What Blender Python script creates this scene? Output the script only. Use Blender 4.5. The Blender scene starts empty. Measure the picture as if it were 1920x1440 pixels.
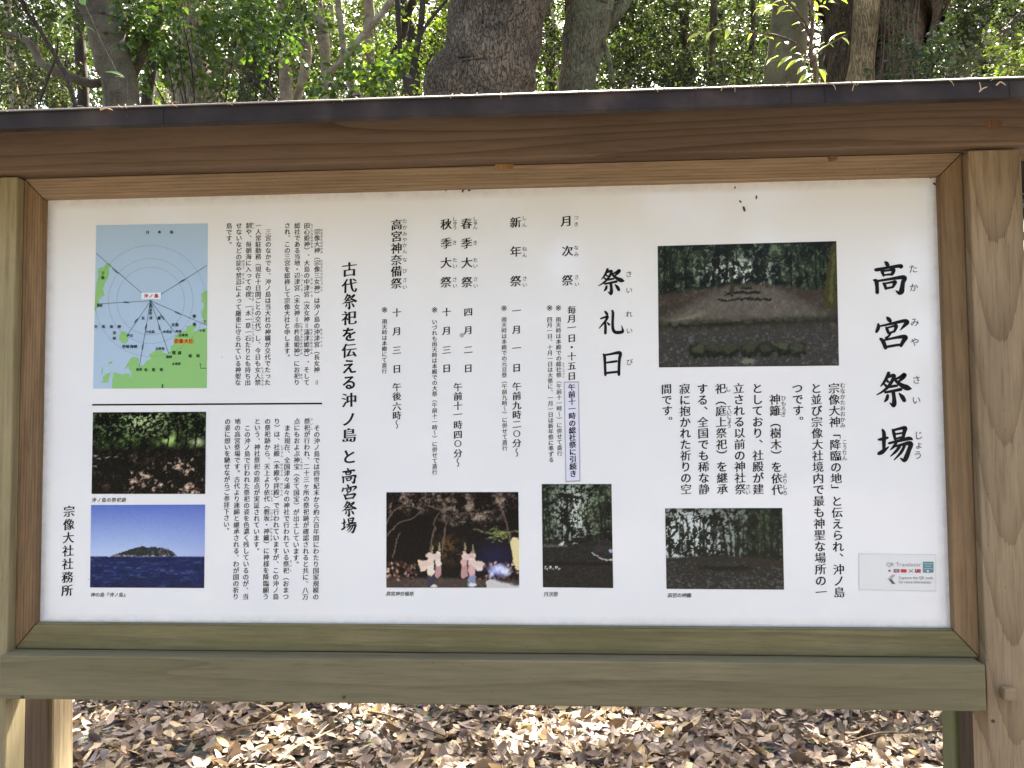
import bpy, bmesh, math, random
import numpy as np
from mathutils import Matrix, Vector
rng = np.random.default_rng(11)
random.seed(7)
SC = bpy.context.scene
COL = SC.collection
R_ = math.radians

# ------------------------------------------------------------------ camera
# axes: X right along the board, Y away from the viewer, Z up; origin = lower left corner of the printed panel
F_PX = 1558.0                                   # focal length in photo pixels (1920 wide)
CAM = np.array([1.10652512, -1.70589262, 0.41034962])
RM = np.array([[0.9979968350543021, 0.06273825084741134, -0.00813812645533981],
               [-0.011128729779073948, 0.0474668695050965, -0.9988108167580538],
               [-0.062277352184403, 0.9969006009527697, 0.048069982576514486]])
cd = bpy.data.cameras.new('camera')
cam = bpy.data.objects.new('camera', cd)
COL.objects.link(cam)
cd.sensor_width = 36.0
cd.lens = F_PX / 1920 * 36
cd.clip_start = 0.05
cd.clip_end = 2000
cam.matrix_world = Matrix(((RM[0][0], -RM[1][0], -RM[2][0], CAM[0]),
                           (RM[0][1], -RM[1][1], -RM[2][1], CAM[1]),
                           (RM[0][2], -RM[1][2], -RM[2][2], CAM[2]), (0, 0, 0, 1)))
SC.camera = cam

# ------------------------------------------------------------------ light
SUN_EL, SUN_AZ = 56.0, 16.0                     # azimuth from +Y towards +X
w = bpy.data.worlds.new('World')
SC.world = w
w.use_nodes = True
nt = w.node_tree
sky = nt.nodes.new('ShaderNodeTexSky')
sky.sky_type = 'NISHITA'
sky.sun_disc = False
sky.sun_elevation = R_(SUN_EL)
sky.sun_rotation = R_(SUN_AZ)
sky.air_density = 0.6
sky.dust_density = 5.0
sky.ozone_density = 0.0
nt.links.new(sky.outputs[0], nt.nodes['Background'].inputs[0])
nt.nodes['Background'].inputs[1].default_value = 0.11
sd = bpy.data.lights.new('sun', 'SUN')
sun = bpy.data.objects.new('sun', sd)
COL.objects.link(sun)
sd.energy = 5.0
sd.angle = R_(0.5)
sd.color = (1.0, 0.965, 0.92)
sdir = Vector((math.sin(R_(SUN_AZ)) * math.cos(R_(SUN_EL)), math.cos(R_(SUN_AZ)) * math.cos(R_(SUN_EL)), math.sin(R_(SUN_EL))))
sun.rotation_euler = sdir.to_track_quat('Z', 'Y').to_euler()
vs = SC.view_settings
vs.view_transform = 'Standard'
vs.look = 'None'
vs.gamma = 1
vs.use_curve_mapping = False
vs.exposure = 3.38
vs.use_white_balance = True
vs.white_balance_temperature = 7060
vs.white_balance_tint = 8

# ------------------------------------------------------------------ helpers
def ray(px, py):
    return RM.T @ np.array([(px - 960) / F_PX, (py - 720) / F_PX, 1.0])

def at(px, py, Y=0.0):
    """world point on the vertical plane at depth Y seen at photo pixel px, py"""
    d = ray(px, py)
    return CAM + (Y - CAM[1]) / d[1] * d

def gz(x, y):
    """ground height: level round the board, a wooded bank rising behind it"""
    x = np.asarray(x, float); y = np.asarray(y, float)
    t = np.clip(y - 2.3, 0, None)
    rise = 0.30 * t * t / (t + 1.2)
    rise = 14 * np.tanh(rise / 14)
    return -0.75 + rise + 0.03 * np.sin(x * 1.7 + y * .9) + 0.02 * np.sin(x * 4.1 - y * 3.3)

def wloc(o):
    v = Vector((0, 0, 0))
    while o is not None:
        v += o.location; o = o.parent
    return np.array(v)

def mesh_obj(name, V, F, mat, parent=None, base=None, smooth=False, mats=None, midx=None, cols=None):
    """V: world-space verts.  Linked as one mesh object, parented to parent, or its own origin at base"""
    V = np.asarray(V, float).reshape(-1, 3)
    off = wloc(parent) if parent is not None else np.array(base if base is not None else (0, 0, 0), float)
    m = bpy.data.meshes.new(name)
    L = (V - off)
    if isinstance(F, np.ndarray):
        n = F.shape[1]
        m.vertices.add(len(L)); m.vertices.foreach_set('co', L.astype(np.float32).ravel())
        m.loops.add(F.size); m.loops.foreach_set('vertex_index', F.astype(np.int32).ravel())
        m.polygons.add(len(F)); m.polygons.foreach_set('loop_start', np.arange(0, F.size, n, dtype=np.int32))
        m.update(calc_edges=True); m.validate()
    else:
        m.from_pydata([tuple(v) for v in L], [], F)
    for k in (mats or [mat]):
        m.materials.append(k)
    if midx is not None:
        m.polygons.foreach_set('material_index', np.asarray(midx, np.int32))
    if smooth:
        m.polygons.foreach_set('use_smooth', [True] * len(m.polygons))
    if cols is not None:
        a = m.color_attributes.new('tint', 'FLOAT_COLOR', 'POINT')
        c = np.ones((len(L), 4), np.float32); c[:, :3] = cols
        a.data.foreach_set('color', c.ravel())
    o = bpy.data.objects.new(name, m)
    if parent is not None:
        o.parent = parent
    elif base is not None:
        o.location = base
    COL.objects.link(o)
    return o

def tag(o, label, cat, group=None, kind=None):
    if label: o['label'] = label
    if cat: o['category'] = cat
    if group: o['group'] = group
    if kind: o['kind'] = kind
    return o

def thing(name, label, cat, loc, group=None):
    o = bpy.data.objects.new(name, None)
    o.empty_display_size = .1
    COL.objects.link(o)
    o.location = loc
    return tag(o, label, cat, group)

def box_obj(name, lo, hi, mat, parent, bevel=.003, warp=0.0):
    """bevelled board between two world corners; warp: tiny random bow of the edges"""
    bm = bmesh.new()
    bmesh.ops.create_cube(bm, size=1)
    lo = np.array(lo); hi = np.array(hi)
    for v in bm.verts:
        c = (lo + hi) / 2 + np.array(v.co) * (hi - lo)
        v.co = c
    if bevel:
        bmesh.ops.bevel(bm, geom=bm.edges[:], offset=bevel, segments=2, profile=.6, affect='EDGES')
    off = wloc(parent)
    for v in bm.verts:
        v.co -= Vector(off)
    m = bpy.data.meshes.new(name); bm.to_mesh(m); bm.free()
    m.materials.append(mat)
    o = bpy.data.objects.new(name, m); o.parent = parent
    COL.objects.link(o)
    return o

def prism_obj(name, poly, axis, a, b, mat, parent, bevel=.002):
    """extrude a polygon (list of 2-tuples) along axis from a to b; the 2-tuples fill the other axes in order"""
    bm = bmesh.new()
    def mk(p, t):
        q = list(p); q.insert(axis, t); return bm.verts.new(q)
    A = [mk(p, a) for p in poly]; B = [mk(p, b) for p in poly]
    bm.faces.new(A); bm.faces.new(B[::-1])
    n = len(poly)
    for i in range(n):
        bm.faces.new((A[i], B[i], B[(i + 1) % n], A[(i + 1) % n]))
    bmesh.ops.recalc_face_normals(bm, faces=bm.faces[:])
    if bevel:
        bmesh.ops.bevel(bm, geom=bm.edges[:], offset=bevel, segments=2, profile=.6, affect='EDGES')
    off = Vector(wloc(parent))
    for v in bm.verts: v.co -= off
    m = bpy.data.meshes.new(name); bm.to_mesh(m); bm.free()
    m.materials.append(mat)
    o = bpy.data.objects.new(name, m); o.parent = parent
    COL.objects.link(o)
    return o

def tube(pts, rad, sides=10, lump=0.0, seed=0, cap=True):
    """tapered tube through pts (world) -> verts, quads"""
    P = np.asarray(pts, float); r = np.asarray(rad, float)
    n = len(P)
    T = np.gradient(P, axis=0); T /= np.linalg.norm(T, axis=1)[:, None] + 1e-9
    ref = np.array([1., 0.03, 0.02]) if abs(T[:, 0]).mean() < .8 else np.array([0., 1., .1])
    g = np.random.default_rng(seed)
    ph = g.uniform(0, 6.28, 6)
    V = np.zeros((n, sides, 3))
    th = np.arange(sides) / sides * 2 * math.pi
    for i in range(n):
        u = ref - T[i] * (ref @ T[i]); u /= np.linalg.norm(u)
        v = np.cross(T[i], u)
        rr = r[i] * (1 + lump * (.5 * np.sin(2 * th + ph[0] + i * .35) + .35 * np.sin(3 * th + ph[1] - i * .5) + .25 * np.sin(5 * th + ph[2] + i * .9) + .2 * np.sin(9 * th + ph[3] + .2 * i)))
        V[i] = P[i] + (np.cos(th) * rr)[:, None] * u + (np.sin(th) * rr)[:, None] * v
    idx = np.arange(n * sides).reshape(n, sides)
    a = idx[:-1]; b = idx[1:]
    F = np.stack([a, np.roll(a, -1, 1), np.roll(b, -1, 1), b], -1).reshape(-1, 4)
    return V.reshape(-1, 3), F

def smooth_path(ctrl, n):
    """Catmull-Rom through rows of ctrl"""
    C = np.asarray(ctrl, float)
    if len(C) < 3:
        t = np.linspace(0, 1, n)[:, None]
        return C[0] * (1 - t) + C[-1] * t
    E = np.vstack([2 * C[0] - C[1], C, 2 * C[-1] - C[-2]])
    out = []
    for u in np.linspace(0, len(C) - 1 - 1e-6, n):
        i = int(u); t = u - i
        p0, p1, p2, p3 = E[i], E[i + 1], E[i + 2], E[i + 3]
        out.append(.5 * (2 * p1 + (p2 - p0) * t + (2 * p0 - 5 * p1 + 4 * p2 - p3) * t * t + (3 * p1 - p0 - 3 * p2 + p3) * t ** 3))
    return np.array(out)

def join(parts):
    V = []; F = []; k = 0
    for v, f in parts:
        V.append(v); F.append(f + k); k += len(v)
    return np.vstack(V), np.vstack(F)

# gaps in the leaf roof: where the low sun reaches the ground behind the board (ground x, y, radii)
SUNV = np.array(sdir)
GAPS = []
for px, py, rx, ry in ((560, 1352, 62, 20), (490, 1378, 66, 24), (420, 1412, 60, 24), (360, 1445, 60, 24), (690, 1334, 48, 14), (1040, 1350, 62, 22), (985, 1382, 34, 18), (1130, 1340, 52, 16), (1210, 1352, 26, 14), (1660, 1392, 62, 22), (1700, 1425, 76, 24), (1610, 1432, 40, 18), (190, 1342, 60, 16), (860, 1470, 60, 20), (1280, 1480, 70, 24)):
    d_ = ray(px, py); s_ = (-.70 - CAM[2]) / d_[2]; q_ = CAM + d_ * s_
    GAPS.append((q_[0], q_[1], 1.35 * rx / F_PX * s_ + .03, 1.45 * ry * s_ * s_ / F_PX / 1.1 + .03))
GAPS.append((1.78, .36, .48, .30))                 # the sun that falls on the sapling
GAPS = np.array(GAPS)
def in_gap(P):
    P = np.atleast_2d(P); k = (P[:, 2] + .68) / SUNV[2]
    gx = P[:, 0] - SUNV[0] * k; gy = P[:, 1] - SUNV[1] * k
    return ((((gx[:, None] - GAPS[:, 0]) / GAPS[:, 2]) ** 2 + ((gy[:, None] - GAPS[:, 1]) / GAPS[:, 3]) ** 2) < 1).any(1)

# gaps between the trees behind the viewer, mirrored as pale patches in the glossy panel
MIRR = []
for px, py, r in ((1430, 345, .42), (1300, 372, .5), (1435, 480, .36), (1062, 488, .34), (1695, 500, .45), (1500, 765, .26), (1750, 620, .4), (1240, 350, .4)):
    a_ = at(px, py, 0.0); d_ = a_ - CAM; d_[1] = -d_[1]; d_ /= np.linalg.norm(d_)
    MIRR.append((a_, d_, r))
def in_mirr(P):
    P = np.atleast_2d(P); m = np.zeros(len(P), bool)
    for a_, d_, r in MIRR:
        q = P - a_; t_ = q @ d_
        m |= (np.linalg.norm(q - t_[:, None] * d_, axis=1) < r * (.6 + .05 * t_)) & (P[:, 1] < -3)
    return m

# ------------------------------------------------------------------ materials
def newmat(name):
    m = bpy.data.materials.new(name); m.use_nodes = True
    return m, m.node_tree, m.node_tree.nodes, m.node_tree.links, m.node_tree.nodes['Principled BSDF']

def plain(name, col, rough=.6, spec=.4, metal=0.):
    m, t, N, L, b = newmat(name)
    b.inputs['Base Color'].default_value = (*col, 1)
    b.inputs['Roughness'].default_value = rough
    b.inputs['Specular IOR Level'].default_value = spec
    b.inputs['Metallic'].default_value = metal
    return m

def srgb(r, g, b):
    f = lambda c: (c / 255 / 12.92) if c / 255 <= .04045 else ((c / 255 + .055) / 1.055) ** 2.4
    return (f(r), f(g), f(b))

def ramp(N, L, src, stops):
    r = N.new('ShaderNodeValToRGB')
    while len(r.color_ramp.elements) > 1: r.color_ramp.elements.remove(r.color_ramp.elements[-1])
    for i, (p, c) in enumerate(stops):
        e = r.color_ramp.elements[0] if i == 0 else r.color_ramp.elements.new(p)
        e.position = p; e.color = (*c, 1) if len(c) == 3 else c
    L.new(src, r.inputs[0])
    return r

def mth(N, L, op, a, b=None, c=None):
    n = N.new('ShaderNodeMath'); n.operation = op
    for i, x in enumerate((a, b, c)):
        if x is None: continue
        if isinstance(x, (int, float)): n.inputs[i].default_value = x
        else: L.new(x, n.inputs[i])
    return n.outputs[0]

def mixc(N, L, fac, a, b, mode='MIX'):
    n = N.new('ShaderNodeMix'); n.data_type = 'RGBA'; n.blend_type = mode
    for s, x in ((0, fac), (6, a), (7, b)):
        if isinstance(x, (int, float)): n.inputs[s].default_value = x
        elif isinstance(x, tuple): n.inputs[s].default_value = (*x, 1) if len(x) == 3 else x
        else: L.new(x, n.inputs[s])
    return n.outputs[2]

def wood(name, axis, light, dark, moss=None, moss_amt=.0, lines=38, wob=.25, seed=0., arch=None, rough=.75, stain=.5, streak=.7):
    """weathered softwood; axis = grain direction (0 x, 2 z); arch=(kx, cx) adds cathedral figure on a flat-sawn face"""
    m, t, N, L, b = newmat(name)
    tc = N.new('ShaderNodeTexCoord')
    mp = N.new('ShaderNodeMapping')
    sc = [1, 1, 1]; sc[axis] = .06
    mp.inputs['Scale'].default_value = sc
    mp.inputs['Location'].default_value = (seed * 1.37, seed * .71, seed * 2.1)
    L.new(tc.outputs['Object'], mp.inputs[0])
    lo = N.new('ShaderNodeTexNoise'); lo.inputs['Scale'].default_value = 5.0; lo.inputs['Detail'].default_value = 2
    L.new(mp.outputs[0], lo.inputs[0])
    fine = N.new('ShaderNodeTexNoise'); fine.inputs['Scale'].default_value = 140; fine.inputs['Detail'].default_value = 5; fine.inputs['Roughness'].default_value = .7
    L.new(mp.outputs[0], fine.inputs[0])
    sx = N.new('ShaderNodeSeparateXYZ'); L.new(tc.outputs['Object'], sx.inputs[0])
    ac = {0: 2, 2: 0}[axis]                              # across-grain coordinate on the front face
    across = sx.outputs[ac]; along = sx.outputs[axis]
    if arch:
        k, c, sl = arch
        dx = mth(N, L, 'SUBTRACT', across, c)
        q = mth(N, L, 'MULTIPLY', mth(N, L, 'MULTIPLY', dx, dx), k)
        v = mth(N, L, 'ADD', mth(N, L, 'MULTIPLY', along, sl), q)
        v = mth(N, L, 'ADD', v, mth(N, L, 'MULTIPLY', sx.outputs[1], .6))
    else:
        v = mth(N, L, 'ADD', across, mth(N, L, 'MULTIPLY', sx.outputs[1], .8))
    v = mth(N, L, 'ADD', v, mth(N, L, 'MULTIPLY', lo.outputs[0], wob))
    if arch: v = mth(N, L, 'ADD', v, mth(N, L, 'MULTIPLY', fine.outputs[0], .05))
    saw = mth(N, L, 'FRACT', mth(N, L, 'MULTIPLY', v, lines))
    # growth ring: slow rise to a dark late-wood line, abrupt end
    ring = mth(N, L, 'POWER', saw, 3.5)
    ringw = N.new('ShaderNodeTexNoise'); ringw.inputs['Scale'].default_value = 7; L.new(mp.outputs[0], ringw.inputs[0])
    ring = mth(N, L, 'MULTIPLY', ring, mth(N, L, 'MULTIPLY', ringw.outputs[0], 1.25))
    c1 = mixc(N, L, ring, light, dark)
    fr = ramp(N, L, fine.outputs[0], [(.34, (.56, .53, .50)), (.5, (1, 1, 1)), (.66, (1.28, 1.26, 1.22))])
    c2 = mixc(N, L, streak, c1, fr.outputs[0], 'MULTIPLY')
    big = N.new('ShaderNodeTexNoise'); big.inputs['Scale'].default_value = 6; big.inputs['Detail'].default_value = 6
    mp2 = N.new('ShaderNodeMapping'); s2 = [1, 1, 1]; s2[axis] = .3
    mp2.inputs['Scale'].default_value = s2; mp2.inputs['Location'].default_value = (seed * 3.3, seed, -seed)
    L.new(tc.outputs['Object'], mp2.inputs[0]); L.new(mp2.outputs[0], big.inputs[0])
    st = ramp(N, L, big.outputs[0], [(.35, (.58, .55, .52)), (.5, (1, 1, 1)), (.66, (1.16, 1.14, 1.1))])
    c3 = mixc(N, L, stain, c2, st.outputs[0], 'MULTIPLY')
    if moss:
        mn = N.new('ShaderNodeTexNoise'); mn.inputs['Scale'].default_value = 9; mn.inputs['Detail'].default_value = 8; mn.inputs['Roughness'].default_value = .65
        L.new(mp2.outputs[0], mn.inputs[0])
        mf = ramp(N, L, mn.outputs[0], [(.42, (0, 0, 0)), (.58, (1, 1, 1))])
        c3 = mixc(N, L, mth(N, L, 'MULTIPLY', mth(N, L, 'ADD', mth(N, L, 'MULTIPLY', mf.outputs[0], .6), .4), moss_amt), c3, moss)
    # specks
    sp = N.new('ShaderNodeTexVoronoi'); sp.inputs['Scale'].default_value = 55; L.new(tc.outputs['Object'], sp.inputs[0])
    spm = ramp(N, L, sp.outputs['Distance'], [(.03, (1, 1, 1)), (.09, (0, 0, 0))])
    spn = N.new('ShaderNodeTexNoise'); spn.inputs['Scale'].default_value = 8; L.new(tc.outputs['Object'], spn.inputs[0])
    spk = mth(N, L, 'MULTIPLY', spm.outputs[0], ramp(N, L, spn.outputs[0], [(.5, (0, 0, 0)), (.62, (.8, .8, .8))]).outputs[0])
    c4 = mixc(N, L, spk, c3, tuple(x * .25 for x in dark))
    L.new(c4, b.inputs['Base Color'])
    b.inputs['Roughness'].default_value = rough
    b.inputs['Specular IOR Level'].default_value = .3
    bp = N.new('ShaderNodeBump'); bp.inputs['Strength'].default_value = .35; bp.inputs['Distance'].default_value = .002
    L.new(mth(N, L, 'ADD', fine.outputs[0], mth(N, L, 'MULTIPLY', saw, -.5)), bp.inputs['Height'])
    L.new(bp.outputs[0], b.inputs['Normal'])
    return m

def bark(name, light, dark, crack=18., stretch=.35, lichen=None, lich=.0, bump=.5, seed=0.):
    m, t, N, L, b = newmat(name)
    tc = N.new('ShaderNodeTexCoord')
    mp = N.new('ShaderNodeMapping'); mp.inputs['Scale'].default_value = (1, 1, stretch)
    mp.inputs['Location'].default_value = (seed, seed * 2, seed * .5)
    L.new(tc.outputs['Object'], mp.inputs[0])
    ds = N.new('ShaderNodeTexNoise'); ds.inputs['Scale'].default_value = crack * .5; ds.inputs['Detail'].default_value = 4
    L.new(mp.outputs[0], ds.inputs[0])
    ad = N.new('ShaderNodeVectorMath'); ad.operation = 'MULTIPLY_ADD'
    L.new(ds.outputs['Color'], ad.inputs[0]); ad.inputs[1].default_value = (.16, .16, .16); L.new(mp.outputs[0], ad.inputs[2])
    vo = N.new('ShaderNodeTexVoronoi'); vo.feature = 'DISTANCE_TO_EDGE'; vo.inputs['Scale'].default_value = crack
    L.new(ad.outputs[0], vo.inputs[0])
    nz = N.new('ShaderNodeTexNoise'); nz.inputs['Scale'].default_value = crack * 2.2; nz.inputs['Detail'].default_value = 8; nz.inputs['Roughness'].default_value = .7
    L.new(ad.outputs[0], nz.inputs[0])
    h = mth(N, L, 'ADD', mth(N, L, 'MINIMUM', mth(N, L, 'MULTIPLY', vo.outputs[0], 2.2), .5), mth(N, L, 'MULTIPLY', nz.outputs[0], 1.25))
    r = ramp(N, L, h, [(.42, dark), (.95, tuple((a + c) / 2 for a, c in zip(dark, light))), (1.0, light)])
    r.color_ramp.elements[1].position = .6; r.color_ramp.elements[2].position = .86
    hn = mth(N, L, 'MULTIPLY', h, .72)
    L.new(hn, r.inputs[0])
    c = r.outputs[0]
    pn = N.new('ShaderNodeTexNoise'); pn.inputs['Scale'].default_value = 3.2; pn.inputs['Detail'].default_value = 6
    L.new(tc.outputs['Object'], pn.inputs[0])
    pt = ramp(N, L, pn.outputs[0], [(.36, (.6, .6, .6)), (.6, (1.25, 1.22, 1.18))])
    c = mixc(N, L, .8, c, pt.outputs[0], 'MULTIPLY')
    if lichen:
        ln = N.new('ShaderNodeTexNoise'); ln.inputs['Scale'].default_value = 5; ln.inputs['Detail'].default_value = 9; ln.inputs['Roughness'].default_value = .7
        L.new(tc.outputs['Object'], ln.inputs[0])
        lf = ramp(N, L, ln.outputs[0], [(.45, (0, 0, 0)), (.62, (1, 1, 1))])
        c = mixc(N, L, mth(N, L, 'MULTIPLY', lf.outputs[0], lich), c, lichen)
    L.new(c, b.inputs['Base Color'])
    b.inputs['Roughness'].default_value = .9
    b.inputs['Specular IOR Level'].default_value = .2
    bp = N.new('ShaderNodeBump'); bp.inputs['Strength'].default_value = bump; bp.inputs['Distance'].default_value = .03
    L.new(h, bp.inputs['Height']); L.new(bp.outputs[0], b.inputs['Normal'])
    return m

def leafmat(name, trans=.45, gloss=.35, tcol=(1.25, 1.35, .45)):
    """leaf: per-leaf tint attribute, diffuse + light passing through"""
    m, t, N, L, b = newmat(name)
    at_ = N.new('ShaderNodeAttribute'); at_.attribute_name = 'tint'
    L.new(at_.outputs['Color'], b.inputs['Base Color'])
    b.inputs['Roughness'].default_value = .45
    b.inputs['Specular IOR Level'].default_value = gloss
    tr = N.new('ShaderNodeBsdfTranslucent')
    tcx = mixc(N, L, 1.0, at_.outputs['Color'], tcol, 'MULTIPLY')
    L.new(tcx, tr.inputs[0])
    mx = N.new('ShaderNodeMixShader'); mx.inputs[0].default_value = trans
    out = N['Material Output'] if 'Material Output' in N else N.get('Material Output')
    L.new(b.outputs[0], mx.inputs[1]); L.new(tr.outputs[0], mx.inputs[2])
    L.new(mx.outputs[0], out.inputs[0])
    return m

LEAF = leafmat('green_leaf', .38, .3)
DRY = leafmat('dry_leaf', .12, .25, (1.1, 1.0, .8))

BEAM = wood('brown_beam_wood', 0, srgb(118, 99, 82), srgb(84, 64, 49), lines=34, wob=.36, seed=1., stain=.4, streak=.38)
FR_T = wood('frame_top_wood', 0, srgb(156, 134, 108), srgb(108, 84, 62), lines=140, wob=.05, seed=2., streak=.5)
FR_L = wood('frame_left_wood', 2, srgb(136, 110, 80), srgb(98, 75, 52), lines=150, wob=.05, seed=3.)
FR_R = wood('frame_right_wood', 2, srgb(138, 112, 84), srgb(106, 82, 58), moss=srgb(110, 92, 60), moss_amt=.35, lines=24, wob=.3, seed=4.)
FR_B = wood('frame_bottom_wood', 0, srgb(138, 126, 94), srgb(106, 94, 66), moss=srgb(104, 100, 62), moss_amt=.6, lines=24, wob=.3, seed=5.)
RAIL = wood('mossy_rail_wood', 0, srgb(134, 124, 96), srgb(102, 93, 68), moss=srgb(114, 108, 80), moss_amt=.6, lines=14, wob=.6, seed=6., stain=.4, streak=.55)
POST = wood('left_post_wood', 2, srgb(166, 150, 116), srgb(128, 112, 80), moss=srgb(136, 128, 92), moss_amt=.5, lines=26, wob=.35, seed=7.)
POSTR = wood('right_post_wood', 2, srgb(150, 130, 104), srgb(104, 84, 62), moss=srgb(130, 116, 86), moss_amt=.25, lines=5.2, wob=.34, seed=8., arch=(70., 1.026, -1.0), stain=.6)
LEGD = wood('dark_leg_wood', 2, srgb(64, 52, 40), srgb(46, 36, 27), lines=50, wob=.1, seed=9.)
LEGY = wood('pale_leg_wood', 2, srgb(158, 142, 112), srgb(116, 100, 74), lines=14, wob=.5, seed=10.)
LEGG = wood('green_leg_wood', 2, srgb(98, 100, 72), srgb(74, 78, 52), moss=srgb(84, 92, 60), moss_amt=.6, lines=50, wob=.1, seed=11.)

def metal_sheet():
    m, t, N, L, b = newmat('brown_roof_sheet')
    tc = N.new('ShaderNodeTexCoord')
    n = N.new('ShaderNodeTexNoise'); n.inputs['Scale'].default_value = 14; n.inputs['Detail'].default_value = 8
    L.new(tc.outputs['Object'], n.inputs[0])
    r = ramp(N, L, n.outputs[0], [(.35, srgb(32, 25, 23)), (.55, srgb(48, 39, 36)), (.72, srgb(68, 57, 52))])
    v = N.new('ShaderNodeTexVoronoi'); v.inputs['Scale'].default_value = 60; L.new(tc.outputs['Object'], v.inputs[0])
    vm = ramp(N, L, v.outputs['Distance'], [(.05, (1, 1, 1)), (.1, (0, 0, 0))])
    n2 = N.new('ShaderNodeTexNoise'); n2.inputs['Scale'].default_value = 11; L.new(tc.outputs['Object'], n2.inputs[0])
    f = mth(N, L, 'MULTIPLY', vm.outputs[0], ramp(N, L, n2.outputs[0], [(.52, (0, 0, 0)), (.66, (.7, .7, .7))]).outputs[0])
    L.new(mixc(N, L, f, r.outputs[0], srgb(150, 140, 130)), b.inputs['Base Color'])
    b.inputs['Roughness'].default_value = .55
    b.inputs['Specular IOR Level'].default_value = .25
    bp = N.new('ShaderNodeBump'); bp.inputs['Strength'].default_value = .2; bp.inputs['Distance'].default_value = .004
    L.new(n.outputs[0], bp.inputs['Height']); L.new(bp.outputs[0], b.inputs['Normal'])
    return m
SHEET = metal_sheet()
RIM = plain('pale_metal_edge', srgb(104, 98, 92), .5, .4)  # even metal tone, paler than the roof sheet

def panel_mat():
    m, t, N, L, b = newmat('laminated_white_panel')
    tc = N.new('ShaderNodeTexCoord')
    sx = N.new('ShaderNodeSeparateXYZ'); L.new(tc.outputs['Object'], sx.inputs[0])
    # distance to the nearest edge (object space: panel centred on its origin)
    ex = mth(N, L, 'SUBTRACT', .93, mth(N, L, 'ABSOLUTE', sx.outputs[0]))
    ez = mth(N, L, 'SUBTRACT', .45, mth(N, L, 'ABSOLUTE', sx.outputs[2]))
    e = mth(N, L, 'MINIMUM', ex, ez)
    n = N.new('ShaderNodeTexNoise'); n.inputs['Scale'].default_value = 40; n.inputs['Detail'].default_value = 8; n.inputs['Roughness'].default_value = .75
    L.new(tc.outputs['Object'], n.inputs[0])
    d = mth(N, L, 'MULTIPLY', mth(N, L, 'SUBTRACT', .022, e), 45)
    d = mth(N, L, 'MULTIPLY', mth(N, L, 'MAXIMUM', d, 0), mth(N, L, 'MULTIPLY', n.outputs[0], n.outputs[0]))
    d = mth(N, L, 'MINIMUM', mth(N, L, 'MULTIPLY', d, 1.1), .8)
    n2 = N.new('ShaderNodeTexNoise'); n2.inputs['Scale'].default_value = 3; n2.inputs['Detail'].default_value = 6
    L.new(tc.outputs['Object'], n2.inputs[0])
    base = ramp(N, L, n2.outputs[0], [(.3, (.83, .835, .83)), (.7, (.865, .865, .865))])
    c = mixc(N, L, d, base.outputs[0], (.30, .27, .22))
    v = N.new('ShaderNodeTexVoronoi'); v.inputs['Scale'].default_value = 9; v.inputs['Randomness'].default_value = 1
    L.new(tc.outputs['Object'], v.inputs[0])
    vm = ramp(N, L, v.outputs['Distance'], [(.010, (.75, .75, .75)), (.022, (0, 0, 0))])
    c = mixc(N, L, vm.outputs[0], c, (.12, .11, .1))
    L.new(c, b.inputs['Base Color'])
    b.inputs['Roughness'].default_value = .075
    b.inputs['Specular IOR Level'].default_value = .5
    return m
PANEL = panel_mat()

def inkmat(name, col, rough=.3):
    return plain(name, col, rough, .12)
INK = inkmat('black_ink', (.012, .012, .013))
INKB = inkmat('blue_black_ink', (.012, .012, .03))
GREY = inkmat('grey_ink', (.22, .22, .24))
PICT = newmat('printed_picture')
_m, _t, _N, _L, _b = PICT
_a = _N.new('ShaderNodeAttribute'); _a.attribute_name = 'tint'
_L.new(_a.outputs['Color'], _b.inputs['Base Color']); _b.inputs['Roughness'].default_value = .22
_b.inputs['Specular IOR Level'].default_value = .16
PICT = PICT[0]

def ground_mat():
    m, t, N, L, b = newmat('forest_floor')
    tc = N.new('ShaderNodeTexCoord')
    v = N.new('ShaderNodeTexVoronoi'); v.inputs['Scale'].default_value = 22; L.new(tc.outputs['Object'], v.inputs[0])
    n = N.new('ShaderNodeTexNoise'); n.inputs['Scale'].default_value = 3; n.inputs['Detail'].default_value = 8; L.new(tc.outputs['Object'], n.inputs[0])
    r = ramp(N, L, n.outputs[0], [(.3, (.062, .055, .047)), (.6, (.12, .109, .097)), (.75, (.15, .137, .122))])
    c = mixc(N, L, .5, r.outputs[0], v.outputs['Color'], 'MULTIPLY')
    L.new(c, b.inputs['Base Color']); b.inputs['Roughness'].default_value = .95
    bp = N.new('ShaderNodeBump'); bp.inputs['Strength'].default_value = .8; bp.inputs['Distance'].default_value = .03
    L.new(v.outputs['Distance'], bp.inputs['Height']); L.new(bp.outputs[0], b.inputs['Normal'])
    return m
GROUND = ground_mat()

# ------------------------------------------------------------------ ground
def build_ground():
    xs = np.concatenate([-np.geomspace(400, 6, 18), np.linspace(-5, 7, 60), np.geomspace(8, 400, 18)])
    ys = np.concatenate([-np.geomspace(400, 6, 18), np.linspace(-5, 30, 120), np.geomspace(32, 500, 18)])
    X, Y = np.meshgrid(xs, ys)
    Z = gz(X, Y)
    V = np.stack([X, Y, Z], -1).reshape(-1, 3)
    idx = np.arange(len(V)).reshape(X.shape)
    F = np.stack([idx[:-1, :-1], idx[:-1, 1:], idx[1:, 1:], idx[1:, :-1]], -1).reshape(-1, 4)
    o = mesh_obj('ground', V, F, GROUND, smooth=True)
    o['kind'] = 'structure'
build_ground()


# ------------------------------------------------------------------ the notice board
PW, PH = 1.86, 0.90
board = thing('notice_board', 'roofed wooden notice board with white panel of Japanese writing and printed pictures', 'notice board', (0.93, 0, -0.75))

panel = box_obj('sign_panel', (-0.004, 0.0, -0.004), (PW + .004, .006, PH + .004), PANEL, board, bevel=0)
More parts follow.
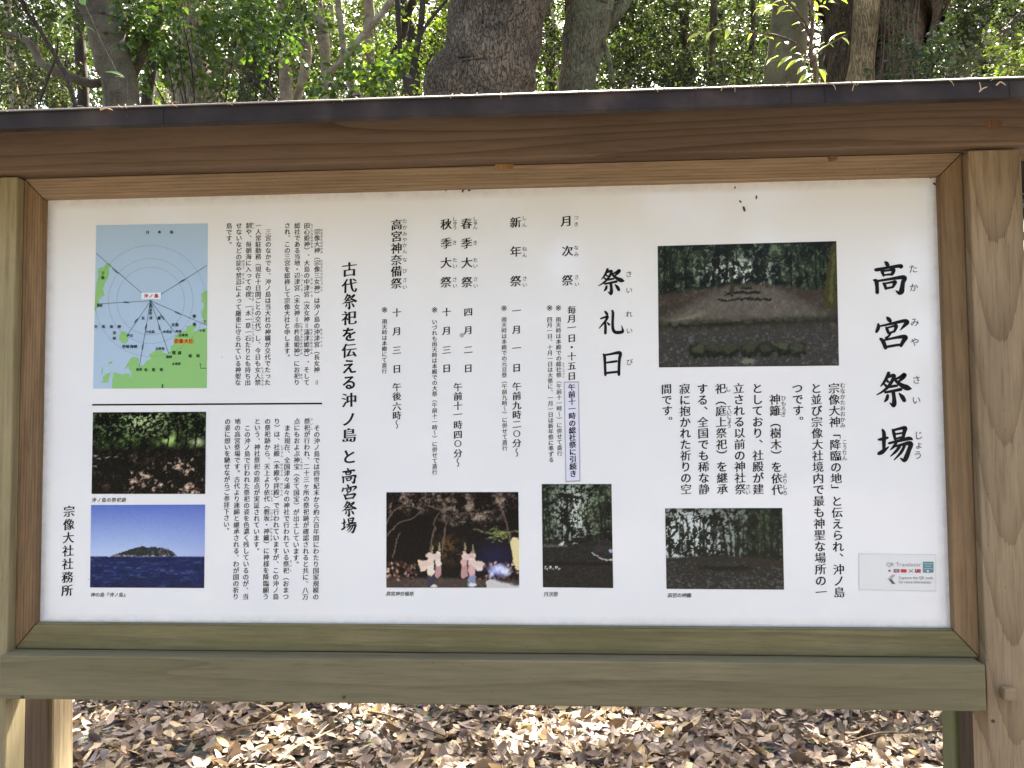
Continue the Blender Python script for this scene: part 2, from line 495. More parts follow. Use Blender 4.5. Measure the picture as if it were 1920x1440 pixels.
# put the panel's origin in its centre (its dirt is laid out from there)
_c = Vector((0.93, 0.0, 0.45)) - Vector(wloc(board))
panel.data.transform(Matrix.Translation(-_c)); panel.location = _c
bk = box_obj('backing_board', (-0.05, .010, -.05), (1.90, .022, .95), LEGD, board, bevel=.002)

FY0, FY1 = -.018, .009
OL, OR, OB, OT = -.0425, 1.9055, -.0495, .9440
# mitred frame: profile in X,Z extruded along Y
def mitre(name, poly, mat):
    return prism_obj(name, poly, 1, FY0, FY1, mat, board, bevel=.0025)
g = .0006
mitre('frame_rail', [(OL + g, OT), (OR - g, OT), (PW - g, PH), (g, PH)], FR_T)
mitre('frame_rail', [(g, 0), (PW - g, 0), (OR - g, OB), (OL + g, OB)], FR_B)
mitre('frame_stile', [(OL, OB + g), (OL, OT - g), (0, PH - g), (0, g)], FR_L)
mitre('frame_stile', [(OR, OT - g), (OR, OB + g), (PW, g), (PW, PH - g)], FR_R)
# thin glazing lip along the lower edge of the panel
box_obj('panel_bead', (.001, -.012, -.006), (PW - .001, -.0005, .0035), FR_B, board, bevel=.0012)
# posts, beam, rail
box_obj('post', (-.145, -.040, -.80), (-.0432, .024, .9418), POST, board, bevel=.004)
box_obj('post', (1.9062, -.040, -.80), (2.007, .024, .9418), POSTR, board, bevel=.004)
box_obj('top_beam', (-.40, -.058, .9455), (2.30, .055, 1.046), BEAM, board, bevel=.004)
box_obj('bottom_rail', (-.0424, -.063, -.1375), (1.8935, .020, -.0505), RAIL, board, bevel=.003)
# rear legs: upright board and slanting stay on each side
def leg(name, quad_top, quad_bot, mat, zt, zb):
    # quads: (x0,x1,y0,y1) at top and bottom
    V = []
    for (x0, x1, y0, y1), z in ((quad_top, zt), (quad_bot, zb)):
        V += [(x0, y0, z), (x1, y0, z), (x1, y1, z), (x0, y1, z)]
    F = [(0, 1, 2, 3), (7, 6, 5, 4), (0, 4, 5, 1), (1, 5, 6, 2), (2, 6, 7, 3), (3, 7, 4, 0)]
    bm = bmesh.new(); vv = [bm.verts.new(Vector(v) - Vector(wloc(board))) for v in V]
    for f in F: bm.faces.new([vv[i] for i in f])
    bmesh.ops.recalc_face_normals(bm, faces=bm.faces[:])
    bmesh.ops.bevel(bm, geom=bm.edges[:], offset=.003, segments=1, affect='EDGES')
    m = bpy.data.meshes.new(name); bm.to_mesh(m); bm.free(); m.materials.append(mat)
    o = bpy.data.objects.new(name, m); o.parent = board; COL.objects.link(o)
    return o
leg('rear_leg', (-.120, -.046, .0245, .100), (-.120, -.044, .0245, .125), LEGD, -.05, -.80)
leg('rear_leg', (1.909, 1.98, .0245, .085), (1.907, 1.98, .0245, .095), LEGD, -.05, -.80)
s1 = leg('stay', (-.075, -.049, .128, .200), (-.072, -.044, .128, .215), LEGY, -.02, -.80)
s2 = leg('stay', (1.916, 1.94, .118, .180), (1.913, 1.937, .118, .188), LEGG, -.02, -.80)
s1['label'] = 'pale yellowish stay behind the left post'
s2['label'] = 'mossy green stay behind the right post'
# roof: two thin slopes, fascia with paler lip, ridge
RY0, RY1, RYR = -.268, .368, .05
ZF = .9582                                        # lower edge of the fascia
SL = .372
def slope_slab(name, ya, za, yb, zb, th, mat):
    n = np.array([-(zb - za), (yb - ya)]); n = n / np.linalg.norm(n) * th
    poly = [(ya, za), (yb, zb), (yb + n[0], zb + n[1]), (ya + n[0], za + n[1])]
    return prism_obj(name, poly, 0, -.62, 2.52, mat, board, bevel=.001)
zr = ZF + .0225 + (RYR - RY0) * SL
slope_slab('roof', RY0 + .004, ZF + .0225, RYR - .002, zr, .012, SHEET)
slope_slab('roof', RYR + .002, zr, RY1 - .004, ZF + .0225, .012, SHEET)
fascia = prism_obj('fascia', [(RY0, ZF), (RY0 + .018, ZF), (RY0 + .018, ZF + .0215), (RY0 + .0035, ZF + .0215), (RY0 + .0035, ZF + .0298), (RY0, ZF + .0298)], 0, -.63, 2.53, SHEET, board, bevel=.0008)
prism_obj('fascia', [(RY1 - .018, ZF), (RY1, ZF), (RY1, ZF + .03), (RY1 - .018, ZF + .03)], 0, -.63, 2.53, SHEET, board, bevel=.0008)
prism_obj('drip_edge', [(RY0 - .004, ZF + .0303), (RY0 + .018, ZF + .0396), (RY0 + .018, ZF + .0420), (RY0 - .004, ZF + .0328)], 0, -.635, 2.535, RIM, board, bevel=.0006)
prism_obj('ridge_cap', [(RYR - .035, zr + .004), (RYR, zr + .017), (RYR + .035, zr + .004), (RYR, zr + .024)], 0, -.63, 2.53, SHEET, board, bevel=.0008)
# seams of the sheet folded over the fascia
for px, y0, y1 in ((306, 0, 1), (1306, 0, 1), (1485, 0, 1), (1548, 0, 1), (1894, 0, 1)):
    c = at(px, 190, RY0)
    box_obj('sheet_seam', (c[0] - .0006, RY0 - .0012, ZF + .001), (c[0] + .0012, RY0 - .0002, ZF + .029), SHEET, board, bevel=0)
# rafters' end boards under the roof
for xx in (-.46, 2.34):
    prism_obj('gable_board', [(RY0 + .02, ZF + .0215), (RYR, zr - .012), (RY1 - .02, ZF + .0215), (RY1 - .02, ZF), (RYR, zr - .05), (RY0 + .02, ZF)], 0, xx, xx + .03, BEAM, board, bevel=.002)
# the square wooden peg, the plug in the frame and the two corner tabs
pg = at(1885, 1297, -.04)
bm = bmesh.new()
o = box_obj('peg', (pg[0] - .0115, -.060, pg[2] - .0115), (pg[0] + .0115, -.0405, pg[2] + .0115), POSTR, board, bevel=.004)
o['label'] = 'square wooden peg standing out of the right post'
pl = at(945, 308, -.018)
box_obj('plug', (pl[0] - .019, -.0205, pl[2] - .0105), (pl[0] + .019, -.0184, pl[2] + .0075), wood('plug_wood', 2, srgb(150, 116, 76), srgb(116, 84, 54), lines=60, seed=12.), board, bevel=.001)
TAB = plain('grey_tab', srgb(128, 112, 92), .7)
for px, py in ((38, 328), (1811, 281)):
    c = at(px, py, -.019)
    box_obj('corner_tab', (c[0] - .006, -.0215, c[2] - .007), (c[0] + .006, -.0184, c[2] + .007), TAB, board, bevel=.002)
# small nail heads and a knot stub
NAIL = plain('nail_head', (.05, .045, .04), .5, .5)
def disc(name, c, r, mat, parent, th=.002, sides=12):
    a = np.arange(sides) / sides * 2 * math.pi
    V = [(c[0] + r * math.cos(t), c[1], c[2] + r * math.sin(t)) for t in a] + [(c[0] + r * .85 * math.cos(t), c[1] - th, c[2] + r * .85 * math.sin(t)) for t in a]
    F = [tuple(range(sides, 2 * sides))] + [(i, (i + 1) % sides, sides + (i + 1) % sides, sides + i) for i in range(sides)]
    return mesh_obj(name, V, F, mat, parent, smooth=False)
for px, py in ((42, 1307), (1862, 1352), (645, 1307)):
    c = at(px, py, -.063 if px < 1800 else -.04)
    disc('nail', (c[0], c[1] + .0002, c[2]), .0035, NAIL, board)
KNOT = wood('knot_wood', 2, srgb(128, 98, 72), srgb(84, 60, 42), lines=120, wob=.6, seed=3.)
for px, py, y, r in ((1862, 233, -.058, .012), (1560, 297, -.018, .007)):
    c = at(px, py, y); a_ = np.arange(18) / 18 * 6.283
    rr = r * (1 + .18 * np.sin(a_ * 2 + px) + .14 * np.sin(a_ * 3 + 1) + .08 * np.sin(a_ * 5))
    mesh_obj('knot', [(c[0] + q * 1.25 * math.cos(t), y - .0003, c[2] + q * math.sin(t)) for q, t in zip(rr, a_)], [tuple(range(18))], KNOT, board)
# brown screw cap beside the April date
c = at(866, 628.5, 0)
disc('screw_cap', (c[0], -.0002, c[2]), .0045, plain('beige_cap', srgb(186, 170, 158), .5), panel, th=.0015, sides=18)
# droppings and insect specks along the upper frame lip
for i, (px, py, r) in enumerate([(868, 358, 2.4), (880, 357, 2.2), (836, 357, 1.6), (1388, 378, 2), (1395, 392, 3.2), (1418, 370, 2.2), (1378, 352, 1.8), (1485, 338, 2), (1531, 337, 2), (1580, 335, 2.5), (1592, 334, 2), (1604, 334, 1.8), (1622, 334, 1.8), (1730, 331, 2.4), (1745, 333, 2.2), (1752, 345, 2.4)]):
    c = at(px, py, 0)
    s = r / 900
    th = np.arange(8) / 8 * 6.283
    rr = s * (1 + .4 * np.sin(th * 2 + i))
    V = [(c[0] + a * math.cos(t), -.0004 - .0008 * (k % 2), c[2] + 1.3 * a * math.sin(t)) for k, (a, t) in enumerate(zip(rr, th))]
    mesh_obj('dirt_speck', V, [tuple(range(8))], NAIL, panel)

# ------------------------------------------------------------------ writing
GL = {}
_cu = bpy.data.curves.new('glyph_source', 'FONT'); _cu.size = 1; _cu.resolution_u = 3; _cu.dimensions = '2D'; _cu.fill_mode = 'FRONT'
_go = bpy.data.objects.new('glyph_source', _cu); COL.objects.link(_go)

def glyph(ch):
    """outline of one character as a flat mesh: verts 2D, triangles/n-gons, outward mitre normal of each vertex"""
    if ch in GL: return GL[ch]
    _cu.body = ch
    bpy.context.view_layer.update()
    dg = bpy.context.evaluated_depsgraph_get()
    m = bpy.data.meshes.new_from_object(_go.evaluated_get(dg))
    V = np.array([v.co[:2] for v in m.vertices], float).reshape(-1, 2)
    F = [tuple(p.vertices) for p in m.polygons]
    bpy.data.meshes.remove(m)
    # make all faces counter-clockwise
    G = []
    for f in F:
        q = V[list(f)]
        a = np.sum(q[:, 0] * np.roll(q[:, 1], -1) - q[:, 1] * np.roll(q[:, 0], -1))
        G.append(f if a > 0 else f[::-1])
    cnt = {}
    for f in G:
        for i in range(len(f)):
            e = (f[i], f[(i + 1) % len(f)])
            cnt[e] = 1
    N = np.zeros_like(V); first = {}
    nn = [[] for _ in V]
    for (a, b) in cnt:
        if (b, a) in cnt: continue
        d = V[b] - V[a]; l = np.hypot(*d)
        if l < 1e-9: continue
        n = np.array([d[1], -d[0]]) / l
        nn[a].append(n); nn[b].append(n)
    for i, l in enumerate(nn):
        if len(l) >= 2:
            s = (l[0] + l[1]) / max(.45, 1 + l[0] @ l[1]); N[i] = s
        elif l: N[i] = l[0]
    GL[ch] = (V, G, N)
    return GL[ch]

# brush strokes of the large characters, 0..100 box, y down: (x, y, width)
BR = {
'高': [[(37,0,4),(42,5,9),(46,13,8)], [(6,22,4),(12,24,8),(45,18,6),(76,14,8),(86,15,9),(83,21,3)], [(26,27,6),(29,34,7),(32,44,5)], [(29,29,4),(50,26,5),(62,24,8),(61,32,8),(56,41,6)], [(32,41,4),(57,39,5)],
  [(1,56,4),(9,60,9),(11,78,8),(11,97,8)], [(10,60,5),(50,54,6),(88,49,9),(95,53,10),(90,64,9),(87,80,10),(84,93,12),(77,98,8),(67,90,2)], [(30,66,5),(34,72,7),(38,85,6)], [(32,68,4),(55,64,5),(66,63,8),(63,71,7),(58,80,5)], [(37,83,5),(60,79,5)]],
'宮': [[(36,0,4),(41,6,9),(47,14,8)], [(9,21,5),(9,32,8),(4,44,7),(1,49,3)], [(11,29,4),(50,21,6),(88,13,8),(98,17,10),(91,26,8),(76,42,2)], [(33,32,5),(36,40,7),(40,52,6)], [(36,34,4),(56,29,5),(64,28,8),(62,37,7),(57,47,5)], [(38,51,4),(58,46,5)],
  [(47,52,4),(38,62,5),(30,67,5)], [(14,68,6),(22,77,9),(30,99,9)], [(22,74,4),(60,66,6),(84,63,9),(92,66,10),(84,78,9),(76,93,7)], [(30,95,6),(60,90,6),(79,88,6)]],
'祭': [[(38,0,7),(34,10,7),(26,25,6),(13,41,2)], [(33,14,5),(47,9,7),(53,11,8),(45,28,7),(31,46,6),(14,59,4),(1,66,2)], [(30,21,3),(36,28,6)], [(22,32,3),(29,40,6)], [(56,20,4),(70,14,6),(83,7,9),(80,15,7),(68,25,5),(58,31,2)],
  [(48,9,3),(58,25,6),(74,38,9),(90,46,12),(102,49,3)], [(36,44,4),(48,41,6),(62,39,5)], [(25,59,5),(48,55,6),(73,50,7)], [(49,56,8),(51,75,8),(51,91,10),(48,99,7),(38,90,2)], [(33,67,6),(30,78,7),(23,87,3)], [(66,62,3),(75,73,9),(81,85,8)]],
'場': [[(1,36,4),(14,34,7),(29,30,5)], [(14,6,5),(18,18,8),(17,45,8),(16,71,6)], [(0,78,7),(12,72,9),(31,57,2)], [(44,6,5),(47,18,7),(50,37,5)], [(46,8,5),(66,3,6),(80,2,9),(77,14,8),(73,31,6)], [(49,20,4),(74,16,4)], [(50,34,4),(74,28,5)],
  [(31,47,5),(60,40,6),(90,33,8),(100,36,4)], [(54,44,5),(46,56,6),(35,67,2)], [(50,56,4),(70,51,6),(89,47,9),(95,51,10),(89,68,9),(81,88,10),(74,98,8),(63,91,2)], [(63,56,6),(52,70,6),(35,86,2)], [(77,54,6),(66,74,6),(45,97,2)]],
'礼': [[(25,3,4),(30,10,8),(36,19,7)], [(7,35,5),(22,30,6),(36,27,8),(28,44,7),(14,60,5),(0,76,2)], [(26,48,6),(27,70,8),(26,98,8)], [(34,51,3),(43,61,8)], [(56,1,6),(59,14,8),(57,50,8),(58,78,9),(66,92,10),(84,94,10),(98,90,9),(97,76,4),(94,65,2)]],
'日': [[(6,8,6),(12,20,10),(14,60,9),(15,99,9)], [(10,13,6),(45,8,7),(80,3,10),(91,8,12),(86,30,10),(83,65,10),(82,99,10)], [(15,46,5),(50,42,7),(75,39,6)], [(15,90,7),(50,87,7),(82,85,7)]],
}
def ribbon(st):
    """brush stroke -> ribbon polygon strip with slanted, rounded ends (y up, centred em box)"""
    n = 7 * (len(st) - 1) + 1
    P = smooth_path([(a, -b, c) for a, b, c in st], n)
    xy = P[:, :2]; wd = np.clip(P[:, 2] * 1.38 + .4, .8, None) / 2
    T = np.gradient(xy, axis=0); T /= np.linalg.norm(T, axis=1)[:, None] + 1e-9
    Nn = np.stack([-T[:, 1], T[:, 0]], 1)
    a = xy + Nn * wd[:, None]; b = xy - Nn * wd[:, None]
    s0 = xy[0] - T[0] * wd[0] * .9; s1 = xy[-1] + T[-1] * wd[-1] * .8
    V = np.vstack([a, b, [s0], [s1]])
    F = [(n + i, n + i + 1, i + 1, i) for i in range(n - 1)] + [(2 * n, n, 0), (n - 1, 2 * n - 1, 2 * n + 1)]
    return V, F

class Ink:
    """collects characters on the panel plane, then becomes one mesh"""
    def __init__(s, name, mat, y=-.0006, wx=.016, wy=-.004, shear=.09):
        s.name, s.mat, s.y, s.wx, s.wy, s.shear = name, mat, y, wx, wy, shear
        s.V = []; s.F = []; s.k = 0; s.parts = []
    def add(s, xz, faces, dy=0.):
        v = np.column_stack([xz[:, 0], np.full(len(xz), s.y - dy), xz[:, 1]])
        s.V.append(v); s.F += [tuple(i + s.k for i in f) for f in faces]; s.k += len(v)
    def ch(s, c, x, z, size, rot=0., vert=False, sx=1.0, brush=True):
        if c in ' 　': return
        if brush and c in BR and size > .026:
            asp = .86 if c == '日' else 1.
            for j, st in enumerate(BR[c]):
                V, F = ribbon(st)
                q = (V - np.array([50, -50])) / 100 * size * .97
                q[:, 0] *= asp
                s.add(q + np.array([x, z]), F, dy=.00001 * (j + 1))
            return
        V, F, N = glyph(c)
        if len(V) == 0: return
        kana = 'ぁ' <= c <= 'ヿ'
        o = ord(c)
        q = V + N * (np.array([s.wx, s.wy if not kana else s.wx * .5]) if c != '※' else -.004)
        ctr = np.array([.5, .38])
        if o < 128: ctr = np.array([(V[:, 0].min() + V[:, 0].max()) / 2, .36])
        q = q - ctr
        if c in '※〇':
            ctr2 = (q.max(0) + q.min(0)) / 2; q -= ctr2
            if c == '※': q *= .92 / max(1e-6, (q[:, 0].max() - q[:, 0].min()))
            else: q *= .8 / max(1e-6, (q[:, 0].max() - q[:, 0].min()))
        if vert:
            if c in '（）「」『』〜ー＝':
                e = (q.max(0) + q.min(0)) / 2
                q = np.stack([q[:, 1], -q[:, 0]], 1)
                if c in '〜ー＝': q -= (q.max(0) + q.min(0)) / 2
                if c == '〜': q[:, 0] *= -1; F = [f[::-1] for f in F]
            elif c in '、。': q = q + np.array([.58, .56])
            elif c in 'っゃゅょ': q = q + np.array([.10, .08])
        if not kana and 0x4e00 <= o <= 0x9fff:
            q[:, 1] += s.shear * q[:, 0]
        elif kana and vert:
            q[:, 1] += .05 * q[:, 0]
        q[:, 0] *= sx
        if rot:
            cr, sr = math.cos(rot), math.sin(rot)
            q = q @ np.array([[cr, sr], [-sr, cr]])
        s.add(q * size + np.array([x, z]), F)
    def flush(s):
        if s.V: s.parts.append((np.vstack(s.V), s.F))
        s.V = []; s.F = []; s.k = 0
    def col(s, text, top, bot, size=None, scale=1.0, vert=True):
        s.flush()
        """vertical line of text: photo pixels of the first and last character centres"""
        a = at(*top); b = at(*bot)
        n = len(text)
        pitch = abs(a[2] - b[2]) / max(1, n - 1)
        sz = (size if size else pitch) * scale
        for i, c in enumerate(text):
            t = i / max(1, n - 1)
            s.ch(c, a[0] + (b[0] - a[0]) * t, a[2] + (b[2] - a[2]) * t, sz, vert=vert)
    def pts(s, items, px):
        """single characters at photo pixels; px = size in photo pixels; a new part where the line jumps"""
        s.flush(); last = None
        for c, x, y in items:
            if last and (abs(x - last[0]) > 6 or abs(y - last[1]) > px * 1.7): s.flush()
            last = (x, y)
            p = at(x, y); q = at(x, y + px)
            s.ch(c, p[0], p[2], abs(p[2] - q[2]), vert=True)
    def row(s, text, l, r, size_px, adv=None, rot=0.):
        s.flush(); a = at(*l); b = at(*r); n = len(text)
        sz = abs(at(l[0], l[1] + size_px)[2] - a[2])
        for i, c in enumerate(text):
            t = i / max(1, n - 1)
            s.ch(c, a[0] + (b[0] - a[0]) * t, a[2] + (b[2] - a[2]) * t, sz, rot=rot)
    def poly(s, pxs, dy=0.):
        q = np.array([at(x, y) for x, y in pxs])[:, [0, 2]]
        s.add(q, [tuple(range(len(q)))], dy)
    def latin(s, text, x0, x1, yc, cap_px):
        """proportional line between photo x0 and x1, cap height in photo pixels"""
        a = at(x0, yc); b = at(x1, yc)
        cap = abs(at(x0, yc + cap_px)[2] - a[2])
        size = cap / .72
        adv = []
        for c in text:
            if c == ' ': adv.append(.28); continue
            V = glyph(c)[0]; adv.append(V[:, 0].max() - V[:, 0].min() + .09)
        tot = sum(adv) - .09
        k = (b[0] - a[0]) / (tot * size)
        x = a[0]
        for c, w_ in zip(text, adv):
            if c != ' ': s.ch(c, x + (w_ - .09) / 2 * size * k, a[2], size, sx=k)
            x += w_ * size * k
    def done(s, parent):
        s.flush()
        for v, f in s.parts: mesh_obj(s.name, v, f, s.mat, parent)

PX = abs(at(960, 700)[2] - at(960, 701)[2])       # metres per photo pixel near the middle

# --- title
K = Ink('title_lettering', INK)
K.pts([('高', 1668, 521)], 62); K.pts([('宮', 1672, 624)], 61); K.pts([('祭', 1675, 730)], 65); K.pts([('場', 1678.5, 833)], 65)
K.done(panel)
K = Ink('title_reading', INK, wx=.0)
K.pts([('た', 1712, 504), ('か', 1713, 539), ('み', 1715, 604), ('や', 1715, 641), ('さ', 1718, 712), ('い', 1718, 750), ('じ', 1722, 816), ('ょ', 1721, 835), ('う', 1721, 853)], 17)
K.done(panel)
# --- heading of the festival days
K = Ink('heading_lettering', INK)
K.pts([('祭', 1145.5, 528)], 49); K.pts([('礼', 1145.5, 604)], 46); K.pts([('日', 1148, 682)], 45)
K.done(panel)
K = Ink('heading_reading', INK, wx=.0)
K.pts([('さ', 1179, 514), ('い', 1179.5, 544), ('れ', 1179.5, 589), ('い', 1180, 620), ('び', 1180.5, 679)], 13)
K.done(panel)
# --- the heading about the island
K = Ink('heading_lettering', INK, wx=.034, wy=-.004)
K.pts([(c, 655.2 - i * .05, y) for i, (c, y) in enumerate(zip('古代祭祀を伝える沖ノ島と高宮祭場', (505, 535.7, 565.5, 596, 626.7, 657, 687, 717, 750, 786, 816, 856, 892, 922.5, 954, 985)))], 29)
K.done(panel)
# --- festival names
K = Ink('schedule_lettering', INK, wx=.030, wy=.0)
K.pts([('月', 1062, 414.5), ('次', 1064, 470.7), ('祭', 1064, 525.5), ('新', 966.7, 417), ('年', 967, 471.5), ('祭', 967, 527),
       ('春', 874.7, 419.3), ('季', 875, 456), ('大', 875.5, 492.5), ('祭', 875.5, 529), ('秋', 836.6, 420.5), ('季', 836.8, 456), ('大', 836.6, 492.5), ('祭', 836.2, 529)]
      + [(c, 743.8 - i * .1, 380 + y / 5.14) for i, (c, y) in enumerate(zip('高宮神奈備祭', (213, 325, 440, 552, 662, 777)))], 21.5)
# dates and hours
K.pts([(c, 1072, y) for c, y in zip('毎月一日・十五日', (581, 597.5, 614, 634, 651, 668, 686, 705))], 16.5)
K.pts([(c, 968.7, y) for c, y in zip('一月一日', (582.5, 618, 652.5, 689.5))] + [(c, 969, 724.5 + i * 17.7) for i, c in enumerate('午前九時二〇分〜')], 17)
K.pts([(c, 878, y) for c, y in zip('四月二日', (585, 619, 655.5, 690.5))] + [(c, 858.6, y) for c, y in zip('午前十一時四〇分〜', (725.6, 743, 760.6, 777, 796.6, 814.7, 831.6, 850, 867))], 17)
K.pts([(c, 837.5, y) for c, y in zip('十月三日', (585, 620, 656, 690.5))], 17)
K.pts([(c, 744.2, y) for c, y in zip('十月三日午後六時〜', (586, 621, 656.5, 691.5, 725.6, 743, 762, 779, 795.6))], 17)
K.done(panel)
K = Ink('schedule_notes', INK, wx=.016, wy=-.002)
K.pts([('※', 1047, 577.5), ('※', 1030.5, 577.5), ('※', 945, 578), ('※', 814.8, 581), ('※', 721, 581)], 11.5)
K.col('雨天時は本殿での総社祭（午前十一時〜）に併せて斎行', (1047, 599), (1049.3, 850))
K.col('四月一日、十月一日は大祭に、一月一日は新年祭に準ずる', (1030.5, 599), (1033.5, 862))
K.col('雨天時は本殿での元旦祭（午前九時〜）に併せて斎行', (945.2, 599), (946.6, 840))
K.col('いづれも雨天時は本殿での大祭（午前十一時〜）に併せて斎行', (814.8, 603.7), (815.2, 885))
K.col('雨天時は本殿にて斎行', (721.2, 602.7), (720.8, 695.4))
K.done(panel)
K = Ink('schedule_readings', INK, wx=.004, wy=.004)
R7 = 9.3
K.pts([('つ', 1080.5, 408), ('き', 1080.5, 420.5), ('な', 1080.5, 464.5), ('み', 1080.5, 477), ('さ', 1081, 519.5), ('い', 1081.5, 532.7),
       ('し', 983, 409), ('ん', 983.3, 421.8), ('ね', 983.5, 466.7), ('ん', 983.5, 478.5), ('さ', 984, 522), ('い', 984, 534),
       ('し', 891, 410.5), ('ゅ', 890.6, 418.3), ('ん', 891, 426.3), ('き', 891, 455), ('た', 891.5, 487.4), ('い', 891.6, 498.7), ('さ', 891.6, 523.4), ('い', 891.8, 535.6),
       ('し', 852.6, 410.8), ('ゅ', 852.2, 418.5), ('う', 852.7, 426.5), ('き', 852.5, 455), ('た', 852.8, 487.6), ('い', 853, 499), ('さ', 852.8, 524), ('い', 853, 535.6)]
      + [(c, 759, 380 + v / 5.14) for c, v in zip('たかみやかんなびさい', (178, 238, 300, 358, 410, 470, 550, 658, 745, 813))], R7)
K.col('そうしゃさい', (1056.3, 682), (1056.8, 706), size=PX * 5)
K.done(panel)
# --- body columns, upper left
K = Ink('body_lettering', INK, wx=.018, wy=-.003)
U = lambda n: 423 + (n) * 11.77
K.col('宗像大神（宗像三女神）は沖ノ島の沖津宮（長女神　＝', (594.8, 434.6), (594, 717))
K.col('田心姫神）、大島の中津宮（次女神＝湍津姫神）、そして', (575.6, 423), (575, 717))
K.col('総社である当地・辺津宮（末女神＝市杵島姫神）にお祀り', (557.5, 423), (556.5, 717))
K.col('され、この三宮を総称して宗像大社と申します。', (539, 423), (538.4, 670))
K.col('三宮のなかでも、沖ノ島は当大社の神職が交代でたった', (503.2, 434.8), (501.8, 717))
K.col('一人常駐勤務（現在十日間ごとの交代）し、今日も女人禁', (484.6, 423), (483.4, 717))
K.col('制や、毎朝海に入っての禊、一木一草一石たりとも持ち出', (466.6, 423), (464.6, 717.3))
K.col('せないなどの掟や禁忌によって厳重に守られている神聖な', (448.4, 423.3), (446.4, 717.3))
K.col('島です。', (429.8, 423.5), (429.5, 458.8))
# lower left
K.col('その沖ノ島では四世紀末から約六百年間にわたり国家規模の', (594.3, 802.5), (592.2, 1119))
K.col('祭祀が行われ、二十三ヶ所の祭祀跡が確認されると共に、八万', (576, 789.8), (572.6, 1119))
K.col('点にもおよぶ神宝（全て国宝）が出土しています。', (557, 790), (555, 1058))
K.col('また現在、全国津々浦々の神社で行われている祭祀（おまつ', (539, 802.5), (536, 1118.5))
K.col('り）は、社殿（本殿や拝殿）で行われていますが、この沖ノ島', (519.5, 790), (517, 1118.5))
K.col('の祭祀跡から、天上より依代（磐坂・神籬）に神様を降臨願う', (502, 790), (498.6, 1118.5))
K.col('という、神社祭祀の原点が実証されています。', (482.8, 790), (480.8, 1033))
K.col('この沖ノ島で行われた祭祀の姿を色濃く残しているのが、当', (464.2, 802.5), (460.6, 1118.5))
K.col('地の高宮祭場です。古代より連綿と継承される、わが国の祈り', (445.6, 790.2), (442.2, 1118.5))
K.col('の姿に想いを馳せながらご参拝下さい。', (427, 790.4), (424.6, 995))
K.done(panel)
# right
K = Ink('body_lettering', INK, wx=.022, wy=-.004)
K.col('宗像大神「降臨の地」と伝えられ、沖ノ島', (1563.5, 728), (1573.5, 1110.5))
K.col('と並び宗像大社境内で最も神聖な場所の一', (1530, 728), (1539.5, 1110))
K.col('つです。', (1495, 728), (1497, 790))
K.col('神籬（樹木）を依代', (1453, 748.8), (1457, 918))
K.col('としており、社殿が建', (1419.8, 728), (1421.8, 917))
K.col('立される以前の神社祭', (1385, 728), (1388, 917))
K.col('祀（庭上祭祀）を継承', (1351, 728.5), (1354.5, 917))
K.col('する、全国でも稀な静', (1317, 729), (1320, 917))
K.col('寂に抱かれた祈りの空', (1283.6, 729), (1286.4, 917))
K.col('間です。', (1249.5, 729.4), (1251.5, 790))
K.done(panel)
K = Ink('body_readings', INK, wx=.006, wy=.006)
def rb(t, x, y0, y1, px): K.col(t, (x, y0), (x, y1), size=PX * px)
Z = lambda v: 380 + v / 3.79
for t, x, a, b in (('むなかたおおかみ', 603.2, 195, 352), ('むなかたさんじょしん', 603, 415, 620), ('おきつぐう', 602.6, 903, 1018), ('たごりひめのかみ', 584.7, 158, 315),
                   ('なかつぐう', 584.4, 545, 663), ('たぎつひめのかみ', 584, 905, 1068), ('へつぐう', 565.8, 518, 620), ('いちきしまひめのかみ', 565.4, 860, 1070), ('まつ', 565, 1224, 1247),
                   ('にょにんきん', 492.4, 1175, 1290), ('せい', 474.8, 152, 178), ('みそぎ', 474.3, 642, 690), ('いちもくいっそういっせき', 474, 737, 983), ('おきて', 456.8, 417, 462), ('きんき', 456.4, 510, 568)):
    rb(t, x, Z(a), Z(b), 5.6)
Z = lambda v: 760 + v / 3.693
for t, x, a, b in (('さいし', 584.5, 97, 160), ('しんぽう', 565.4, 368, 438), ('さいし', 545, 1080, 1140), ('しゃでん', 528.6, 283, 350), ('ほんでん', 528.4, 410, 480), ('はいでん', 528, 545, 618),
                   ('よりしろ', 509.6, 592, 658), ('いわさか', 509.2, 725, 793), ('ひもろぎ', 508.8, 855, 930)):
    rb(t, x, Z(a), Z(b), 5.4)
Z = lambda v: 680 + v / 3.13
for t, x, a, b in (('むなかたおおかみ', 1580, 133, 368), ('こうりん', 1583.6, 465, 560), ('ひもろぎ', 1469, 208, 303), ('よりしろ', 1471.8, 662, 763), ('さい', 1402.4, 728, 760), ('ていじょう', 1367, 265, 370)):
    rb(t, x, Z(a), Z(b), 10)
K.pts([('し', 1365.3, 729.5)], 11)
K.done(panel)
# --- shrine office signature and captions
K = Ink('signature_lettering', INK, wx=.030, wy=-.002)
K.col('宗像大社社務所', (129.8, 958.7), (126, 1106.8), scale=.92)
K.done(panel)
K = Ink('caption_lettering', INK, wx=.016, wy=.0, shear=.12)
K.row('沖ノ島の祭祀跡', (176.5, 937.4), (232.5, 937.2), 9.2)
K.row('神の島『沖ノ島』', (174.5, 1115), (236, 1115), 9)
K.row('高宮神奈備祭', (728.5, 1113), (772, 1113.4), 9)
K.row('月次祭', (1024, 1114), (1042, 1114), 9.6)
K.row('高宮の神籬', (1256, 1116), (1292, 1116), 9.4)
K.done(panel)
K = Ink('divider_line', INK)
K.poly([(173, 757.6), (173, 760.6), (604, 758), (604, 755)][:: 1]); K.done(panel)

